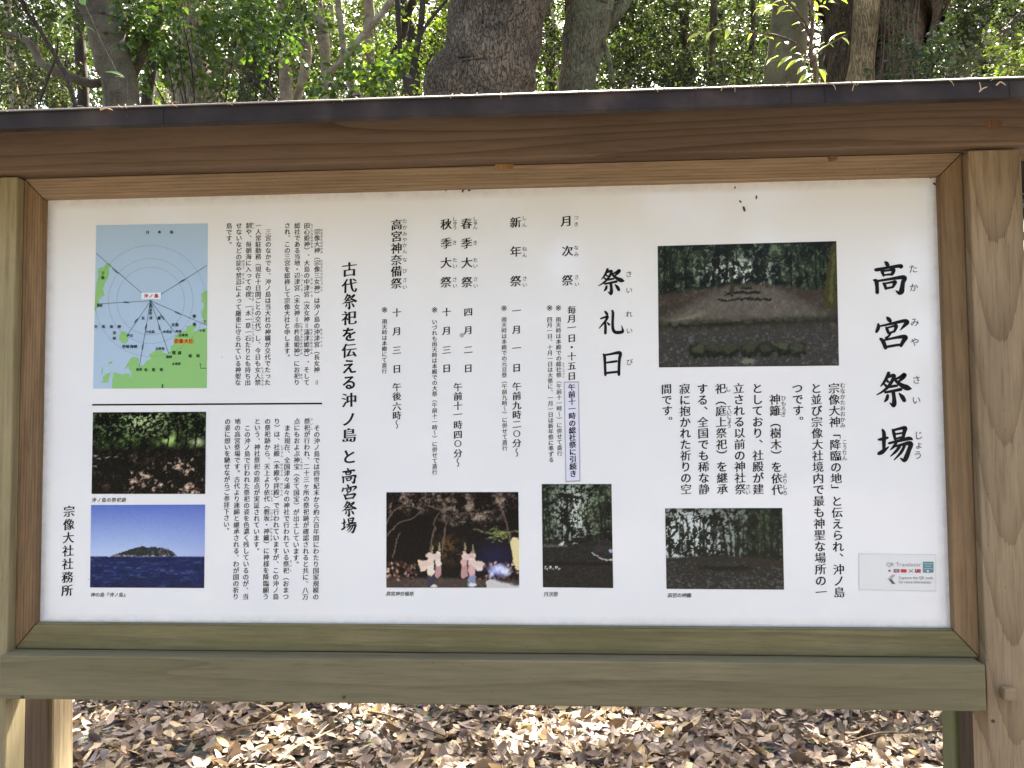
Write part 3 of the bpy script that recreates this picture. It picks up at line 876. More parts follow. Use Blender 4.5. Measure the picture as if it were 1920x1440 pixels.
# --- pasted paper strip with the corrected hour
def flat(name, pxs, mat, parent, y):
    q = np.array([at(*p) for p in pxs]); q[:, 1] = y
    return mesh_obj(name, q, [tuple(range(len(q)))], mat, parent)
st = flat('paper_strip', [(1057, 715.5), (1085.4, 715), (1088.4, 902.5), (1060.2, 904)], plain('strip_border', srgb(176, 172, 170), .5, .3), panel, -.0007)
flat('strip_face', [(1058.8, 717.6), (1083.6, 717.2), (1086.4, 900.2), (1062, 901.6)], plain('lilac_white_paper', (.74, .745, .86), .5, .3), panel, -.0012)
K = Ink('strip_lettering', INKB, y=-.0018, wx=.034, wy=.006)
K.col('午前十一時の総社祭に引続き', (1072, 726), (1074.6, 888), scale=1.0)
K.done(panel)

# --- translation sticker (its square code is left blank)
STK = plain('sticker_paper', (.80, .80, .78), .45, .4)
flat('sticker_edge', [(1609.7, 1037.6), (1754.7, 1039.5), (1755, 1108.8), (1609.9, 1105.8)], plain('sticker_edge_grey', (.60, .60, .59), .5), panel, -.0005)
flat('translation_sticker', [(1610.6, 1038.6), (1753.7, 1040.4), (1754, 1107.8), (1610.8, 1104.8)], STK, panel, -.0009)
Q = lambda x, y: (1590 + x / 10.667, 1020 + y / 10.667)
K = Ink('sticker_lettering', GREY, y=-.0015, wx=-.005, wy=-.005)
K.latin('QR Translator', *[Q(x, 0)[0] for x in (762, 1450)], Q(0, 405)[1], 7.4)
K.wx = K.wy = .004
K.latin('Capture the QR code', *[Q(x, 0)[0] for x in (1010, 1690)], Q(0, 670)[1], 5.4)
K.latin('for more information.', *[Q(x, 0)[0] for x in (1010, 1660)], Q(0, 755)[1], 5.4)
K.done(panel)
RED = plain('flag_red', srgb(200, 62, 62), .5); BLU = plain('flag_blue', srgb(52, 56, 104), .5); TEAL = plain('teal_badge', srgb(98, 140, 144), .5)
LGR = plain('chevron_light', srgb(178, 174, 168), .5); DGR = plain('chevron_dark', srgb(104, 100, 96), .5); WHT = plain('flag_white', (.8, .8, .8), .5); PINK = plain('flag_pink', srgb(196, 150, 158), .5)
FV = []; FF = []; FM = []
def fl(pxs, mi, y=-.0015):
    q = np.array([at(*Q(*p)) for p in pxs]); q[:, 1] = y
    k = sum(len(v) for v in FV); FV.append(q); FF.append(tuple(range(k, k + len(q)))); FM.append(mi)
def fcirc(x, y, r, mi, yy=-.0015): fl([(x + r * math.cos(t), y - r * math.sin(t)) for t in np.arange(14) / 14 * 6.283], mi, yy)
fcirc(825, 532, 24, 0)
fl([(907, 500), (1025, 500), (1025, 568), (907, 568)], 1)
for p in ([(907, 527), (1025, 527), (1025, 541), (907, 541)], [(958, 500), (974, 500), (974, 568), (958, 568)]): fl(p, 6, -.0017); 
for p in ([(907, 530), (1025, 530), (1025, 538), (907, 538)], [(962, 500), (970, 500), (970, 568), (962, 568)]): fl(p, 0, -.0019)
fl([(907, 500), (915, 500), (1025, 564), (1025, 568), (1017, 568), (907, 505)], 7, -.0016); fl([(1025, 500), (1017, 500), (907, 564), (907, 568), (915, 568), (1025, 505)], 7, -.00165)
fl([(1052, 500), (1166, 502), (1166, 570), (1052, 568)], 0)
fcirc(1250, 536, 18, 0); fcirc(1250, 544, 14, 1, -.0017)
for x, y in ((1216, 512), (1284, 512), (1216, 560), (1284, 560)): fl([(x - 10, y - 8), (x + 10, y - 8), (x + 10, y + 8), (x - 10, y + 8)], 5)
fl([(1333, 502), (1450, 502), (1450, 572), (1333, 572)], 0); fl([(1333, 502), (1390, 502), (1390, 538), (1333, 538)], 1, -.0017); fcirc(1362, 520, 12, 6, -.0019)
fl([(870, 612), (942, 612), (872, 702), (800, 702)], 4 + 0, -.0015); fl([(800, 702), (872, 702), (946, 798), (880, 798)], 5)
fl([(1492, 362), (1502, 352), (1695, 352), (1705, 362), (1705, 562), (1695, 572), (1502, 572), (1492, 562)], 2)
for a, b, y in ((1510, 1690, 393), (1530, 1660, 440), (1512, 1690, 490)): fl([(a, y - 10), (b, y - 10), (b, y + 10), (a, y + 10)], 3, -.0017)
fcirc(1590, 538, 20, 6, -.0017)
mesh_obj('sticker_emblems', np.vstack(FV), FF, None, panel, mats=[RED, BLU, TEAL, plain('badge_line', srgb(150, 180, 182), .5), LGR, DGR, WHT, PINK], midx=FM)

# --- printed map
MQ = lambda x, y: (160 + x / 4.235, 400 + y / 4.235)
MV = []; MF = []; MM = []
def mp_(pxs, mi, y):
    q = np.array([at(*MQ(*p)) for p in pxs]); q[:, 1] = y
    k = sum(len(v) for v in MV); MV.append(q); MF.append(tuple(range(k, k + len(q)))); MM.append(mi)
mp_([(88, 95), (973, 80), (965, 1387), (63, 1392)], 0, -.0005)
for P in ([(190,395),(205,412),(188,440),(192,480),(178,520),(160,545),(150,580),(140,600),(148,625),(155,650),(130,660),(110,690),(103,720),(85,772),(74,772),(80,650),(90,600),(92,560),(105,490),(100,465),(112,435),(150,425),(165,400)],
          [(285,945),(300,938),(320,940),(340,960),(338,985),(342,1015),(320,1035),(308,1028),(290,1025),(282,1008),(265,1005),(274,985),(270,970)],
          [(970,612),(945,620),(920,640),(928,670),(922,700),(945,720),(935,760),(918,790),(930,830),(945,850),(940,880),(968,885)],
          [(968,905),(935,918),(900,925),(888,935),(855,935),(862,918),(885,905),(878,895),(845,890),(810,893),(802,910),(805,930),(780,935),(760,945),(735,960),(715,975),(712,1000),(705,1040),(680,1055),(678,1090),(655,1115),(635,1112),(620,1105),(612,1090),(600,1085),(580,1090),(560,1085),(545,1100),(530,1108),(505,1125),(522,1138),(520,1160),(495,1168),(480,1180),(465,1205),(430,1215),(425,1190),(425,1150),(400,1140),(385,1140),(360,1150),(356,1165),(360,1180),(345,1200),(345,1230),(365,1262),(372,1320),(350,1275),(330,1272),(300,1280),(270,1275),(245,1262),(220,1270),(224,1300),(216,1310),(215,1391),(965,1387)],
          [(180,1190),(205,1175),(222,1182),(200,1197)], [(205,1262),(165,1275),(140,1300),(145,1322),(125,1345),(180,1345),(190,1310),(195,1285)], [(138,1220),(143,1225),(135,1277),(127,1275)], [(340,1185),(355,1165),(358,1175),(345,1210),(325,1235),(312,1238)]):
    mp_(P, 1, -.0009)
def mline(a, b, wd, y=-.0013, mi=2):
    a = np.array(a, float); b = np.array(b, float); d = b - a; n = np.array([-d[1], d[0]]) / np.hypot(*d) * wd / 2
    mp_([a + n, b + n, b - n, a - n], mi, y)
for b in ((86, 317), (971, 412), (92, 720), (330, 975), (430, 1220), (665, 1115), (715, 950), (968, 891)): mline((520, 695), b, 3.0)
for r in (268, 336, 440):
    n = int(r * .36)
    for i in range(n):
        t0 = i / n * 6.2832; t1 = t0 + 3.6 / r * 1.0
        p = [(520 + r * math.cos(t), 697 + r * math.sin(t) * 1.0) for t in (t0, t0 + 8.5 / r)]
        if all(86 < q[0] < 968 for q in p): mline(p[0], p[1], 2.2, -.00125)
mp_([(449, 632), (604, 630), (604, 683), (449, 685)], 3, -.0017)
mp_([(706, 994), (862, 994), (862, 1042), (706, 1042)], 4, -.0017)
mp_([(518, 700), (530, 735), (509, 735)], 2, -.0016); mp_([(612, 1355), (620, 1355), (622, 1385), (609, 1385)], 2, -.0016)
mline((917, 1212), (917, 1232), 3); mline((917, 1231), (965, 1231), 4)
mesh_obj('printed_map', np.vstack(MV), MF, None, panel, mats=[inkmat('map_sea', srgb(176, 201, 222), .22), inkmat('map_land', srgb(146, 198, 124), .22), inkmat('map_line', (.05, .06, .08)), inkmat('map_label_white', srgb(226, 240, 244)), inkmat('map_label_green', srgb(168, 192, 96))], midx=MM)
K = Ink('map_lettering', INK, y=-.0022, wx=.03, wy=.012, shear=0)
def ml(items, px):
    lx = None
    for c, x, y in items:
        if lx is None or math.hypot(x - lx[0], y - lx[1]) > px * 1.9: K.flush()
        lx = (x, y)
        p = at(*MQ(x, y)); q = at(*MQ(x, y + px)); K.ch(c, p[0], p[2], abs(p[2] - q[2]), brush=False)
ml([('日', 498, 152), ('本', 592, 150), ('海', 687, 151)], 28); ml([('下', 143, 478), ('島', 143, 512)], 30)
ml([('沖', 520, 745), ('津', 520, 771), ('宮', 520, 796)], 26); ml([('玄', 462, 833), ('界', 524, 833), ('灘', 588, 833)], 28)
ml([('大', 700, 885), ('島', 730, 885)], 31); ml(list(zip('小呂島', (494, 518, 542), (941,) * 3)) + list(zip('中津宮', (632, 656, 680), (942,) * 3)) + list(zip('神湊', (730, 755), (938,) * 2)) + list(zip('辺津宮', (756, 781, 806), (968,) * 3)), 25)
ml(list(zip('筑前', (707, 752), (1108,) * 2)), 32); ml(list(zip('福岡', (655, 679), (1140,) * 2)) + list(zip('太宰府', (702, 726, 750), (1195,) * 3)) + list(zip('唐津', (418, 442), (1240,) * 2)) + list(zip('志賀島', (572, 596, 621), (1075,) * 3)) + list(zip('厳原', (107, 130), (733,) * 2)) + list(zip('小倉', (919, 944), (930,) * 2)) + list(zip('芦辺', (346, 371), (972,) * 2)), 24)
ml(list(zip('福岡', (835, 898), (1132,) * 2)) + list(zip('佐賀県', (485, 545, 608), (1242,) * 3)) + list(zip('対馬海峡', (88, 148, 210, 274), (900,) * 4)) + [('壱', 235, 950), ('岐', 235, 993), ('響', 868, 818), ('灘', 868, 882), ('下', 952, 862)], 28)
ml(list(zip('壱岐海峡', (310, 341, 372, 403), (1058,) * 4)), 30)
ml([('0', 917, 1200)], 20)
def dist(t, x, y, ang):
    K.flush()
    for i, c in enumerate(t):
        d = (i - (len(t) - 1) / 2) * 11.5
        p = at(*MQ(x + d * math.cos(ang), y - d * math.sin(ang))); q = at(*MQ(x, y + 20)); K.ch(c, p[0], p[2], abs(p[2] - at(*MQ(x, y + 20 ))[2]) if False else PX * 20 / 4.235, rot=ang)
for t, x, y, a in (('75Km', 328, 707, 0), ('145Km', 240, 455, -.68), ('170Km', 772, 538, .55), ('59Km', 405, 855, .98), ('62Km', 735, 790, -.42), ('60Km', 615, 825, -.95), ('77Km', 590, 905, -1.25), ('48Km', 484, 905, 1.42), ('86Km', 458, 1060, 1.42)): dist(t, x, y, a)
K.done(panel)
K = Ink('map_red_lettering', inkmat('map_red', srgb(200, 40, 40)), y=-.0022, wx=.045, wy=.02, shear=0)
ml(list(zip('沖ノ島', (487, 526, 567), (656,) * 3)), 34); ml(list(zip('宗像大社', (727, 765, 804, 842), (1016,) * 4)), 37)
K.done(panel)
bpy.data.objects.remove(_go); bpy.data.curves.remove(_cu)

# ------------------------------------------------------------------ printed pictures (flat prints, painted per point)
def vnoise(h, w, cx, cy, g):
    a = g.random((int(cy) + 3, int(cx) + 3))
    y = np.linspace(0, cy, h)[:, None]; x = np.linspace(0, cx, w)[None]
    yi = y.astype(int); xi = x.astype(int); fy = y - yi; fx = x - xi
    fy = fy * fy * (3 - 2 * fy); fx = fx * fx * (3 - 2 * fx)
    return (a[yi, xi] * (1 - fx) + a[yi, xi + 1] * fx) * (1 - fy) + (a[yi + 1, xi] * (1 - fx) + a[yi + 1, xi + 1] * fx) * fy
def fbm(h, w, cx, cy, g, oct=4, gain=.6):
    s = 0; a = 1; t = 0
    for i in range(oct):
        s = s + a * vnoise(h, w, cx * 2 ** i, cy * 2 ** i, g); t += a; a *= gain
    return s / t
class Pic:
    def __init__(s, w, h, seed):
        s.w, s.h, s.warp = w, h, 3.2; s.g = np.random.default_rng(seed)
        s.im = np.zeros((h, w, 3)); s.Y, s.X = np.mgrid[0:h, 0:w]; s.u = s.X / (w - 1); s.v = s.Y / (h - 1)
    def mix(s, mask, col):
        m = np.clip(mask, 0, 1)[..., None]; s.im = s.im * (1 - m) + np.asarray(col, float) * m
    def noise(s, cx, cy, o=4, gain=.6): return fbm(s.h, s.w, cx, cy, s.g, o, gain)
    def stroke(s, pts, w0, w1, col, a=1.):
        """pts in 0..1; widths in pixels"""
        P = smooth_path([(x * s.w, y * s.h) for x, y in pts], 60)
        wd = np.linspace(w0, w1, 60)
        d = np.full((s.h, s.w), 1e9)
        for (x, y), q in zip(P, wd):
            x0, x1 = max(0, int(x - q - 3)), min(s.w, int(x + q + 4)); y0, y1 = max(0, int(y - q - 3)), min(s.h, int(y + q + 4))
            if x1 <= x0 or y1 <= y0: continue
            dd = np.hypot(s.X[y0:y1, x0:x1] - x, s.Y[y0:y1, x0:x1] - y) - q / 2
            d[y0:y1, x0:x1] = np.minimum(d[y0:y1, x0:x1], dd)
        s.mix(np.clip(.6 - d, 0, 1) * a, col)
    def blob(s, x, y, rx, ry, col, a=1., soft=.25, rag=0.):
        d = np.hypot((s.u - x) / rx, (s.v - y) / ry)
        if rag: d = d + rag * (s.noise(s.w / 5, s.h / 5, 2) - .5)
        s.mix(np.clip((1 - d) / soft, 0, 1) * a, col)
    def grain(s, amt, cx=None):
        n = s.g.normal(0, 1, (s.h, s.w, 1)) * amt
        s.im = s.im + n
    def put(s, name, corners, label):
        """corners: photo pixels TL TR BR BL"""
        c = [at(*p) for p in corners]
        u = s.u[..., None]; v = s.v[..., None]
        P = (c[0] * (1 - u) + c[1] * u) * (1 - v) + (c[3] * (1 - u) + c[2] * u) * v
        P[..., 1] = -.0006
        idx = np.arange(s.h * s.w).reshape(s.h, s.w)
        F = np.stack([idx[1:, :-1], idx[1:, 1:], idx[:-1, 1:], idx[:-1, :-1]], -1).reshape(-1, 4)
        dx = (fbm(s.h, s.w, s.w / 4, s.h / 4, s.g, 2) - .5) * s.warp; dy = (fbm(s.h, s.w, s.w / 4, s.h / 4, s.g, 2) - .5) * s.warp
        s.im = s.im[np.clip(np.rint(s.Y + dy), 0, s.h - 1).astype(int), np.clip(np.rint(s.X + dx), 0, s.w - 1).astype(int)]
        C = np.clip(s.im, 0, 255) / 255
        C = np.where(C <= .04045, C / 12.92, ((C + .055) / 1.055) ** 2.4)
        o = mesh_obj(name, P.reshape(-1, 3), F, PICT, panel, cols=C.reshape(-1, 3))
        o['label'] = label
    def foliage(s, mask, dark, mid, lite, cx, thr=.55, gaps=None, gapthr=.68, gapcol=(215, 220, 215)):
        n = s.noise(cx, cx * s.h / s.w, 5, .8); f = s.noise(cx * 3, cx * 3 * s.h / s.w, 3, .8)
        s.mix(mask, dark)
        s.mix(mask * np.clip((n - .42) * 5, 0, 1), mid)
        s.mix(mask * np.clip((f * .6 + n * .4 - thr) * 9, 0, 1), lite)
        if gaps is not None:
            s.mix(mask * gaps * np.clip((f * .7 + n * .3 - gapthr + .12) * 14, 0, 1), gapcol)

# the ritual ground: terraced clearing under dark trees
p = Pic(230, 156, 1); p.warp = 4.5
p.foliage(np.ones_like(p.u), (18, 22, 19), (44, 54, 40), (84, 100, 74), 18, .57, gaps=np.exp(-((p.u - .44) / .2) ** 2 - ((p.v - .24) / .13) ** 2) * 1.1, gapthr=.64, gapcol=(196, 204, 198))
for i in range(26):
    x = p.g.uniform(0, 1); 
    p.stroke([(x + p.g.normal(0, .01), .40), (x, .2), (x + p.g.normal(0, .02), .0)], p.g.uniform(1.5, 4), 1.5, (18, 20, 18), .8)
for pts, w0 in (([(.30, .36), (.31, .24), (.34, .1), (.42, .02)], 4), ([(.35, .36), (.38, .28), (.39, .16), (.40, 0)], 5), ([(.42, .33), (.47, .27), (.52, .24)], 3), ([(.55, .34), (.56, .2), (.53, 0)], 3), ([(.2, .04), (.3, .03), (.4, .06)], 2)):
    p.stroke(pts, w0, 2, (22, 22, 20))
p.mix(np.clip((p.v - .30 - .06 * np.abs(p.u - .5) * 3) * 30, 0, 1), (52, 48, 42))
n = p.noise(40, 27, 4, .8)
gm = np.clip((p.v - .31 - .16 * np.abs(p.u - .5)) * 30, 0, 1)
p.mix(gm * np.clip((n - .45) * 3, 0, 1) * .8, (76, 70, 62)); p.mix(gm * np.clip((n - .62) * 8, 0, 1) * .6, (88, 82, 74))
p.mix(gm * np.exp(-((p.v - .44) / .05) ** 2) * np.clip((np.abs(p.u - .5) - .22) * 8, 0, 1) * .4, (60, 44, 36))
p.mix(np.clip((.17 + .42 * (p.v - .33) / .33 - np.abs(p.u - .5)) * 9, 0, 1) * np.clip((p.v - .33) * 20, 0, 1) * np.clip((.66 - p.v) * 25, 0, 1) * (.35 + .5 * n), (104, 99, 90))
p.mix(np.exp(-((p.v - .585 + (p.u - .2) * .35) / .018) ** 2) * np.clip((.30 - p.u) * 12, 0, 1) * .8, (118, 108, 92))
for y, a, b in ((.365, .46, .52), (.40, .38, .57), (.455, .34, .63)): p.stroke([(a, y), ((a + b) / 2, y - .004), (b, y)], 2.5, 2.5, (22, 22, 18))
p.stroke([(.41, .41), (.412, .3), (.405, .2)], 5, 4, (42, 44, 36))
p.mix(np.exp(-((p.v - .655 + p.u * .03) / .03) ** 2) * .8, (24, 26, 20))
for i in range(17):
    x = (i + .5) / 17; p.blob(x, .637 - x * .02 + p.g.normal(0, .006), .032, .02, tuple(np.array((66, 66, 56)) * p.g.uniform(.75, 1.25)), .8, .5, .5)
p.mix(np.clip((p.v - .69) * 20, 0, 1) * .9, (52, 51, 49)); n = p.noise(70, 46, 3, .9); p.mix(np.clip((p.v - .69) * 20, 0, 1) * np.clip((n - .58) * 7, 0, 1) * .7, (96, 94, 92))
for i, (x, wd) in enumerate(((.22, .055), (.31, .055), (.40, .05), (.505, .06), (.60, .05), (.69, .045), (.775, .055))):
    p.blob(x, .868, wd * 1.12, .07, (28, 30, 24), .95, .3, .5); p.blob(x, .85 - .012 * (i % 2), wd * p.g.uniform(.8, 1.05), .045, tuple(np.array((66, 68, 52)) * p.g.uniform(.8, 1.15)), .85, .4, .7)
p.blob(.5, .955, .055, .035, (104, 106, 92), .9, .4, .6)
p.stroke([(.955, .5), (.965, .25), (.985, .05)], 16, 10, (56, 56, 30)); p.stroke([(.958, .48), (.968, .3), (.98, .1)], 5, 3, (84, 83, 52), .7)
p.im = p.im * 1.12 + 3; p.grain(4); p.put('printed_photo', [(1233, 461.4), (1568, 452.3), (1573, 685.5), (1235.4, 689)], 'large dark print of a terraced clearing in woods')

# ring of stones under trees
p = Pic(160, 112, 2)
p.foliage(np.ones_like(p.u), (24, 30, 24), (46, 56, 42), (84, 98, 70), 12, .56, gaps=np.clip(1.1 - np.abs(p.u - .18) * 2.2, 0, 1) * np.clip(1.4 - np.abs(p.v - .38) * 2.6, 0, 1) + .25 * (p.u < .7), gapthr=.60, gapcol=(206, 212, 208))
for i in range(34):
    x = p.g.uniform(0, 1); p.stroke([(x, .58), (x + p.g.normal(0, .01), .3), (x + p.g.normal(0, .03), .08)], p.g.uniform(1, 3), 1, (26, 30, 24), .85)
for pts, w0 in (([(.04, .58), (.03, .4), (.10, .25), (.06, .02)], 5), ([(.15, .57), (.14, .4), (.2, .24), (.12, .05)], 3), ([(.385, .65), (.33, .5), (.34, .3), (.42, .05)], 4), ([(.52, .62), (.5, .4), (.48, .2), (.4, .0)], 5), ([(.60, .64), (.62, .4), (.63, .26), (.78, .12)], 5), ([(.63, .28), (.55, .12), (.5, .0)], 4)): p.stroke(pts, w0, 2, (34, 34, 28))
fm = np.clip((p.v - .57 - .05 * (p.u - .4) ** 2 * 4) * 30, 0, 1)
p.mix(fm, (46, 44, 40)); p.mix(fm * np.clip((p.u - .6) * 4, 0, 1) * np.exp(-((p.v - .62) / .06) ** 2) * .6, (72, 44, 36))
for i in range(520):
    y = .66 + .34 * p.g.random() ** .8; x = p.g.random(); r = .006 + .018 * (y - .6)
    p.blob(x, y, r * 1.3, r, tuple(np.array((92, 94, 90)) * p.g.uniform(.45, 1.15)), .8, .7)
p.blob(.51, .735, .25, .05, (26, 30, 22), 1, .3, .5); p.blob(.5, .70, .2, .025, (60, 58, 48), .7, .5)
p.grain(4); p.put('printed_photo', [(1247, 953), (1466.6, 952.5), (1470, 1105.5), (1249.7, 1104)], 'print of a ring of stones between thin trees')

# night festival
p = Pic(200, 144, 3)
p.im[:] = (14, 11, 12)
p.mix(np.exp(-((p.u - .82) / .16) ** 2 - ((p.v - .68) / .16) ** 2) * .9, (28, 30, 66))
n = p.noise(16, 12, 5, .85)
can = np.clip(1.1 - p.v * 3.0 + .4 * np.sin(p.u * 7 + 1) * .4, 0, 1)
for cx, cy, rx, ry in ((.14, .1, .22, .15), (.55, .12, .24, .2), (.66, .25, .22, .14), (.35, .05, .15, .08), (.86, .1, .14, .1)):
    m = np.clip(1.2 - np.hypot((p.u - cx) / rx, (p.v - cy) / ry), 0, 1) * 1.6
    p.mix(m * np.clip((n - .45) * 6, 0, 1), (94, 78, 66)); p.mix(m * np.clip((n - .6) * 10, 0, 1), (158, 140, 124))
m = np.clip(1.2 - np.hypot((p.u - .48) / .14, (p.v - .6) / .18), 0, 1) * 1.3; p.mix(m * np.clip((n - .45) * 6, 0, 1), (92, 66, 36))
for pts in ([(0, .46), (.1, .32), (.2, .27), (.28, .17)], [(0, .33), (.04, .22), (.12, .14)], [(.33, .6), (.35, .45), (.37, .38), (.36, .3), (.41, .2)], [(.42, .62), (.44, .4), (.47, .26)], [(.05, .68), (.08, .5), (.10, .42)], [(.93, .5), (.9, .3), (.86, .15), (.83, 0)], [(.66, .38), (.78, .43), (.9, .42), (1, .40)], [(.32, .14), (.45, .2)]): p.stroke(pts, 2.2, 1.2, (120, 100, 84), .9)
for i in range(90):
    a = p.g.normal(0, .05); p.blob(.86 + p.g.normal(0, .055), .445 + p.g.normal(0, .035), .014, .009, tuple(np.array((150, 162, 92)) * p.g.uniform(.5, 1.2)), .8, .6)
p.mix(np.clip((p.v - .885 - .03 * (p.u - .5)) * 30, 0, 1), (74, 62, 56)); p.mix(np.clip((p.v - .88) * 30, 0, 1) * np.clip((p.noise(50, 30, 3) - .5) * 6, 0, 1) * .5, (100, 86, 78))
p.mix(np.clip((p.v - .90 - .30 * (p.u - .78)) * 40, 0, 1) * (p.u > .75) * .9, (226, 224, 222))
for i in range(150):
    side = p.g.random() < .55
    x = p.g.uniform(.0, .24) if side else p.g.uniform(.68, 1.0); y = p.g.uniform(.73, .92) - (.0 if side else 0)
    c = [(196, 142, 110), (86, 54, 44), (232, 196, 170), (60, 40, 40), (140, 92, 72)][p.g.integers(0, 5)]
    p.blob(x, y, .013, .02, tuple(np.array(c) * p.g.uniform(.7, 1.1)), .85, .6)
for x, y, rx, ry, c in ((.85, .82, .11, .09, (150, 160, 226)), (.84, .80, .07, .055, (226, 230, 250)), (.90, .83, .05, .05, (236, 240, 255)), (.79, .86, .03, .04, (220, 226, 250))): p.blob(x, y, rx, ry, c, .95, .8, .6)
for x, wv in ((.335, 1), (.39, .7), (.585, -.6), (.64, -1)):
    s_ = 1 if abs(wv) == 1 else .82; b = .95 if s_ == 1 else .86
    rb_ = (64, 60, 76) if x in (.335,) else (140, 148, 174)
    p.stroke([(x, b), (x + .005, b - .14)], 12 * s_, 9 * s_, rb_ if s_ == 1 else (200, 150, 146))
    p.stroke([(x, b - .12), (x, b - .28 * s_)], 11 * s_, 6 * s_, (240, 226, 206) if wv > 0 else (224, 178, 168))
    p.stroke([(x, b - .24 * s_), (x - .06 * np.sign(wv), b - .16)], 8 * s_, 10 * s_, (244, 214, 184) if wv > 0 else (240, 220, 214))
    p.stroke([(x, b - .22 * s_), (x + .07 * np.sign(wv) * -1, b - .2)], 7 * s_, 9 * s_, (232, 206, 190))
    p.blob(x + .012, b - .32 * s_, .012, .02, (196, 150, 112), 1, .5); p.stroke([(x + .012, b - .33 * s_), (x + .012, b - .4 * s_)], 2.5, 1.5, (150, 140, 96))
p.blob(.36, .985, .03, .015, (220, 214, 206)); p.blob(.65, .97, .035, .018, (236, 232, 228))
p.stroke([(.965, .52), (.985, .78)], 14, 9, (236, 218, 160)); p.blob(.25, .725, .012, .02, (240, 214, 150))
p.grain(4); p.put('printed_photo', [(724.5, 923), (972, 922.5), (973.7, 1101.7), (724.5, 1101.7)], 'print of white robed dancers at night under trees')

# monthly rite: sandals on dark gravel
p = Pic(110, 160, 4)
p.foliage(np.ones_like(p.u), (18, 22, 18), (40, 50, 34), (92, 108, 72), 9, .57, gaps=np.exp(-((p.u - .45) / .24) ** 2) * np.clip(1.3 - np.abs(p.v - .28) * 3.4, 0, 1) + .12, gapthr=.62, gapcol=(214, 220, 212))
p.mix(np.exp(-((p.u - .62) / .2) ** 2 - ((p.v - .28) / .1) ** 2) * .35, (110, 128, 80))
for i in range(20):
    x = p.g.uniform(0, 1); p.stroke([(x, .54), (x + p.g.normal(0, .02), .35), (x + p.g.normal(0, .06), .1)], p.g.uniform(1, 3), 1, (20, 22, 18), .85)
fm = np.clip((p.v - .535) * 40, 0, 1); p.mix(fm, (34, 33, 31)); n = p.noise(40, 60, 3, .9); p.mix(fm * np.clip((n - .5) * 5, 0, 1) * .6, (62, 60, 58)); p.mix(fm * np.exp(-((p.v - .77) / .015) ** 2) * .8, (16, 17, 15))
p.mix(fm * np.exp(-((p.v - .6) / .012) ** 2) * (p.u < .35) * .6, (128, 126, 122)); p.stroke([(.34, .555), (.62, .56)], 2, 2, (18, 18, 16)); p.stroke([(.24, .59), (.3, .56)], 3, 3, (190, 190, 184)); p.blob(.28, .585, .02, .012, (214, 214, 208)); p.blob(.47, .575, .05, .005, (170, 168, 160))
for i in range(7): p.blob(.74 + .05 * i + p.g.normal(0, .01), .62 + .03 * p.g.random(), .05, .045, (40 + 10 * (i % 3), 42 + 8 * (i % 2), 50), 1, .4)
p.blob(.98, .64, .03, .02, (170, 176, 190)); p.stroke([(.7, .655), (.85, .72), (1, .72)], 1.5, 2, (190, 188, 184))
for x in (.05, .13, .21): 
    for d in (-.018, .022): p.blob(x + d, .815 + .3 * d, .016, .012, (226, 226, 222), 1, .4); p.blob(x + d, .817 + .3 * d, .007, .006, (40, 40, 40), 1, .5)
p.grain(4); p.put('printed_photo', [(1015.7, 907.5), (1146.5, 907.5), (1149.7, 1102.5), (1018, 1101)], 'tall print of woods above dark gravel with white sandals')

# ritual site on the island
p = Pic(160, 116, 5)
p.foliage(np.ones_like(p.u), (10, 14, 10), (30, 42, 22), (82, 104, 58), 15, .56, gaps=np.exp(-((p.u - .45) / .2) ** 2 - ((p.v - .1) / .14) ** 2) + .2 * (p.v < .3), gapthr=.64, gapcol=(176, 196, 140))
p.mix(np.exp(-((p.u - .68) / .09) ** 2 - ((p.v - .34) / .07) ** 2) * 1.2 * np.clip((p.noise(20, 14, 3) - .3) * 4, 0, 1), (168, 194, 112)); p.mix(np.exp(-((p.u - .93) / .06) ** 2 - ((p.v - .37) / .05) ** 2), (190, 206, 150))
for x in (.66, .74, .82, .9): p.stroke([(x, .42), (x + .01, .2), (x - .02, 0)], 2.5, 2, (16, 18, 12))
p.mix(np.clip((p.v - .43 + .0 * p.u) * 25, 0, 1), (18, 17, 14)); n = p.noise(26, 19, 4, .8); fm = np.clip((p.v - .43) * 25, 0, 1); p.mix(fm * np.clip((n - .52) * 7, 0, 1) * .8, (58, 48, 40))
sun_ = np.exp(-((p.u - .46) / .2) ** 2 - ((p.v - .86) / .13) ** 2) + np.exp(-((p.u - .82) / .18) ** 2 - ((p.v - .72) / .16) ** 2) * .75 + .8 * np.exp(-((p.u - .85) / .12) ** 2 - ((p.v - .95) / .06) ** 2)
p.mix(fm * np.clip((n + sun_ * .33 - .74) * 9, 0, 1), (176, 146, 126)); p.mix(fm * np.clip((n + sun_ * .3 - .84) * 9, 0, 1), (226, 204, 184))
for x, y in ((.03, .53), (.06, .57), (.03, .67), (.13, .55), (.21, .55)): p.blob(x, y, .03, .01, (170, 176, 170), .8, .6)
p.blob(.68, .9, .03, .05, (12, 12, 10))
p.grain(5); p.put('printed_photo', [(174.5, 773.2), (386.6, 772), (385, 926), (171.9, 926)], 'print of shady woods with sunlit ground, under the divider line')

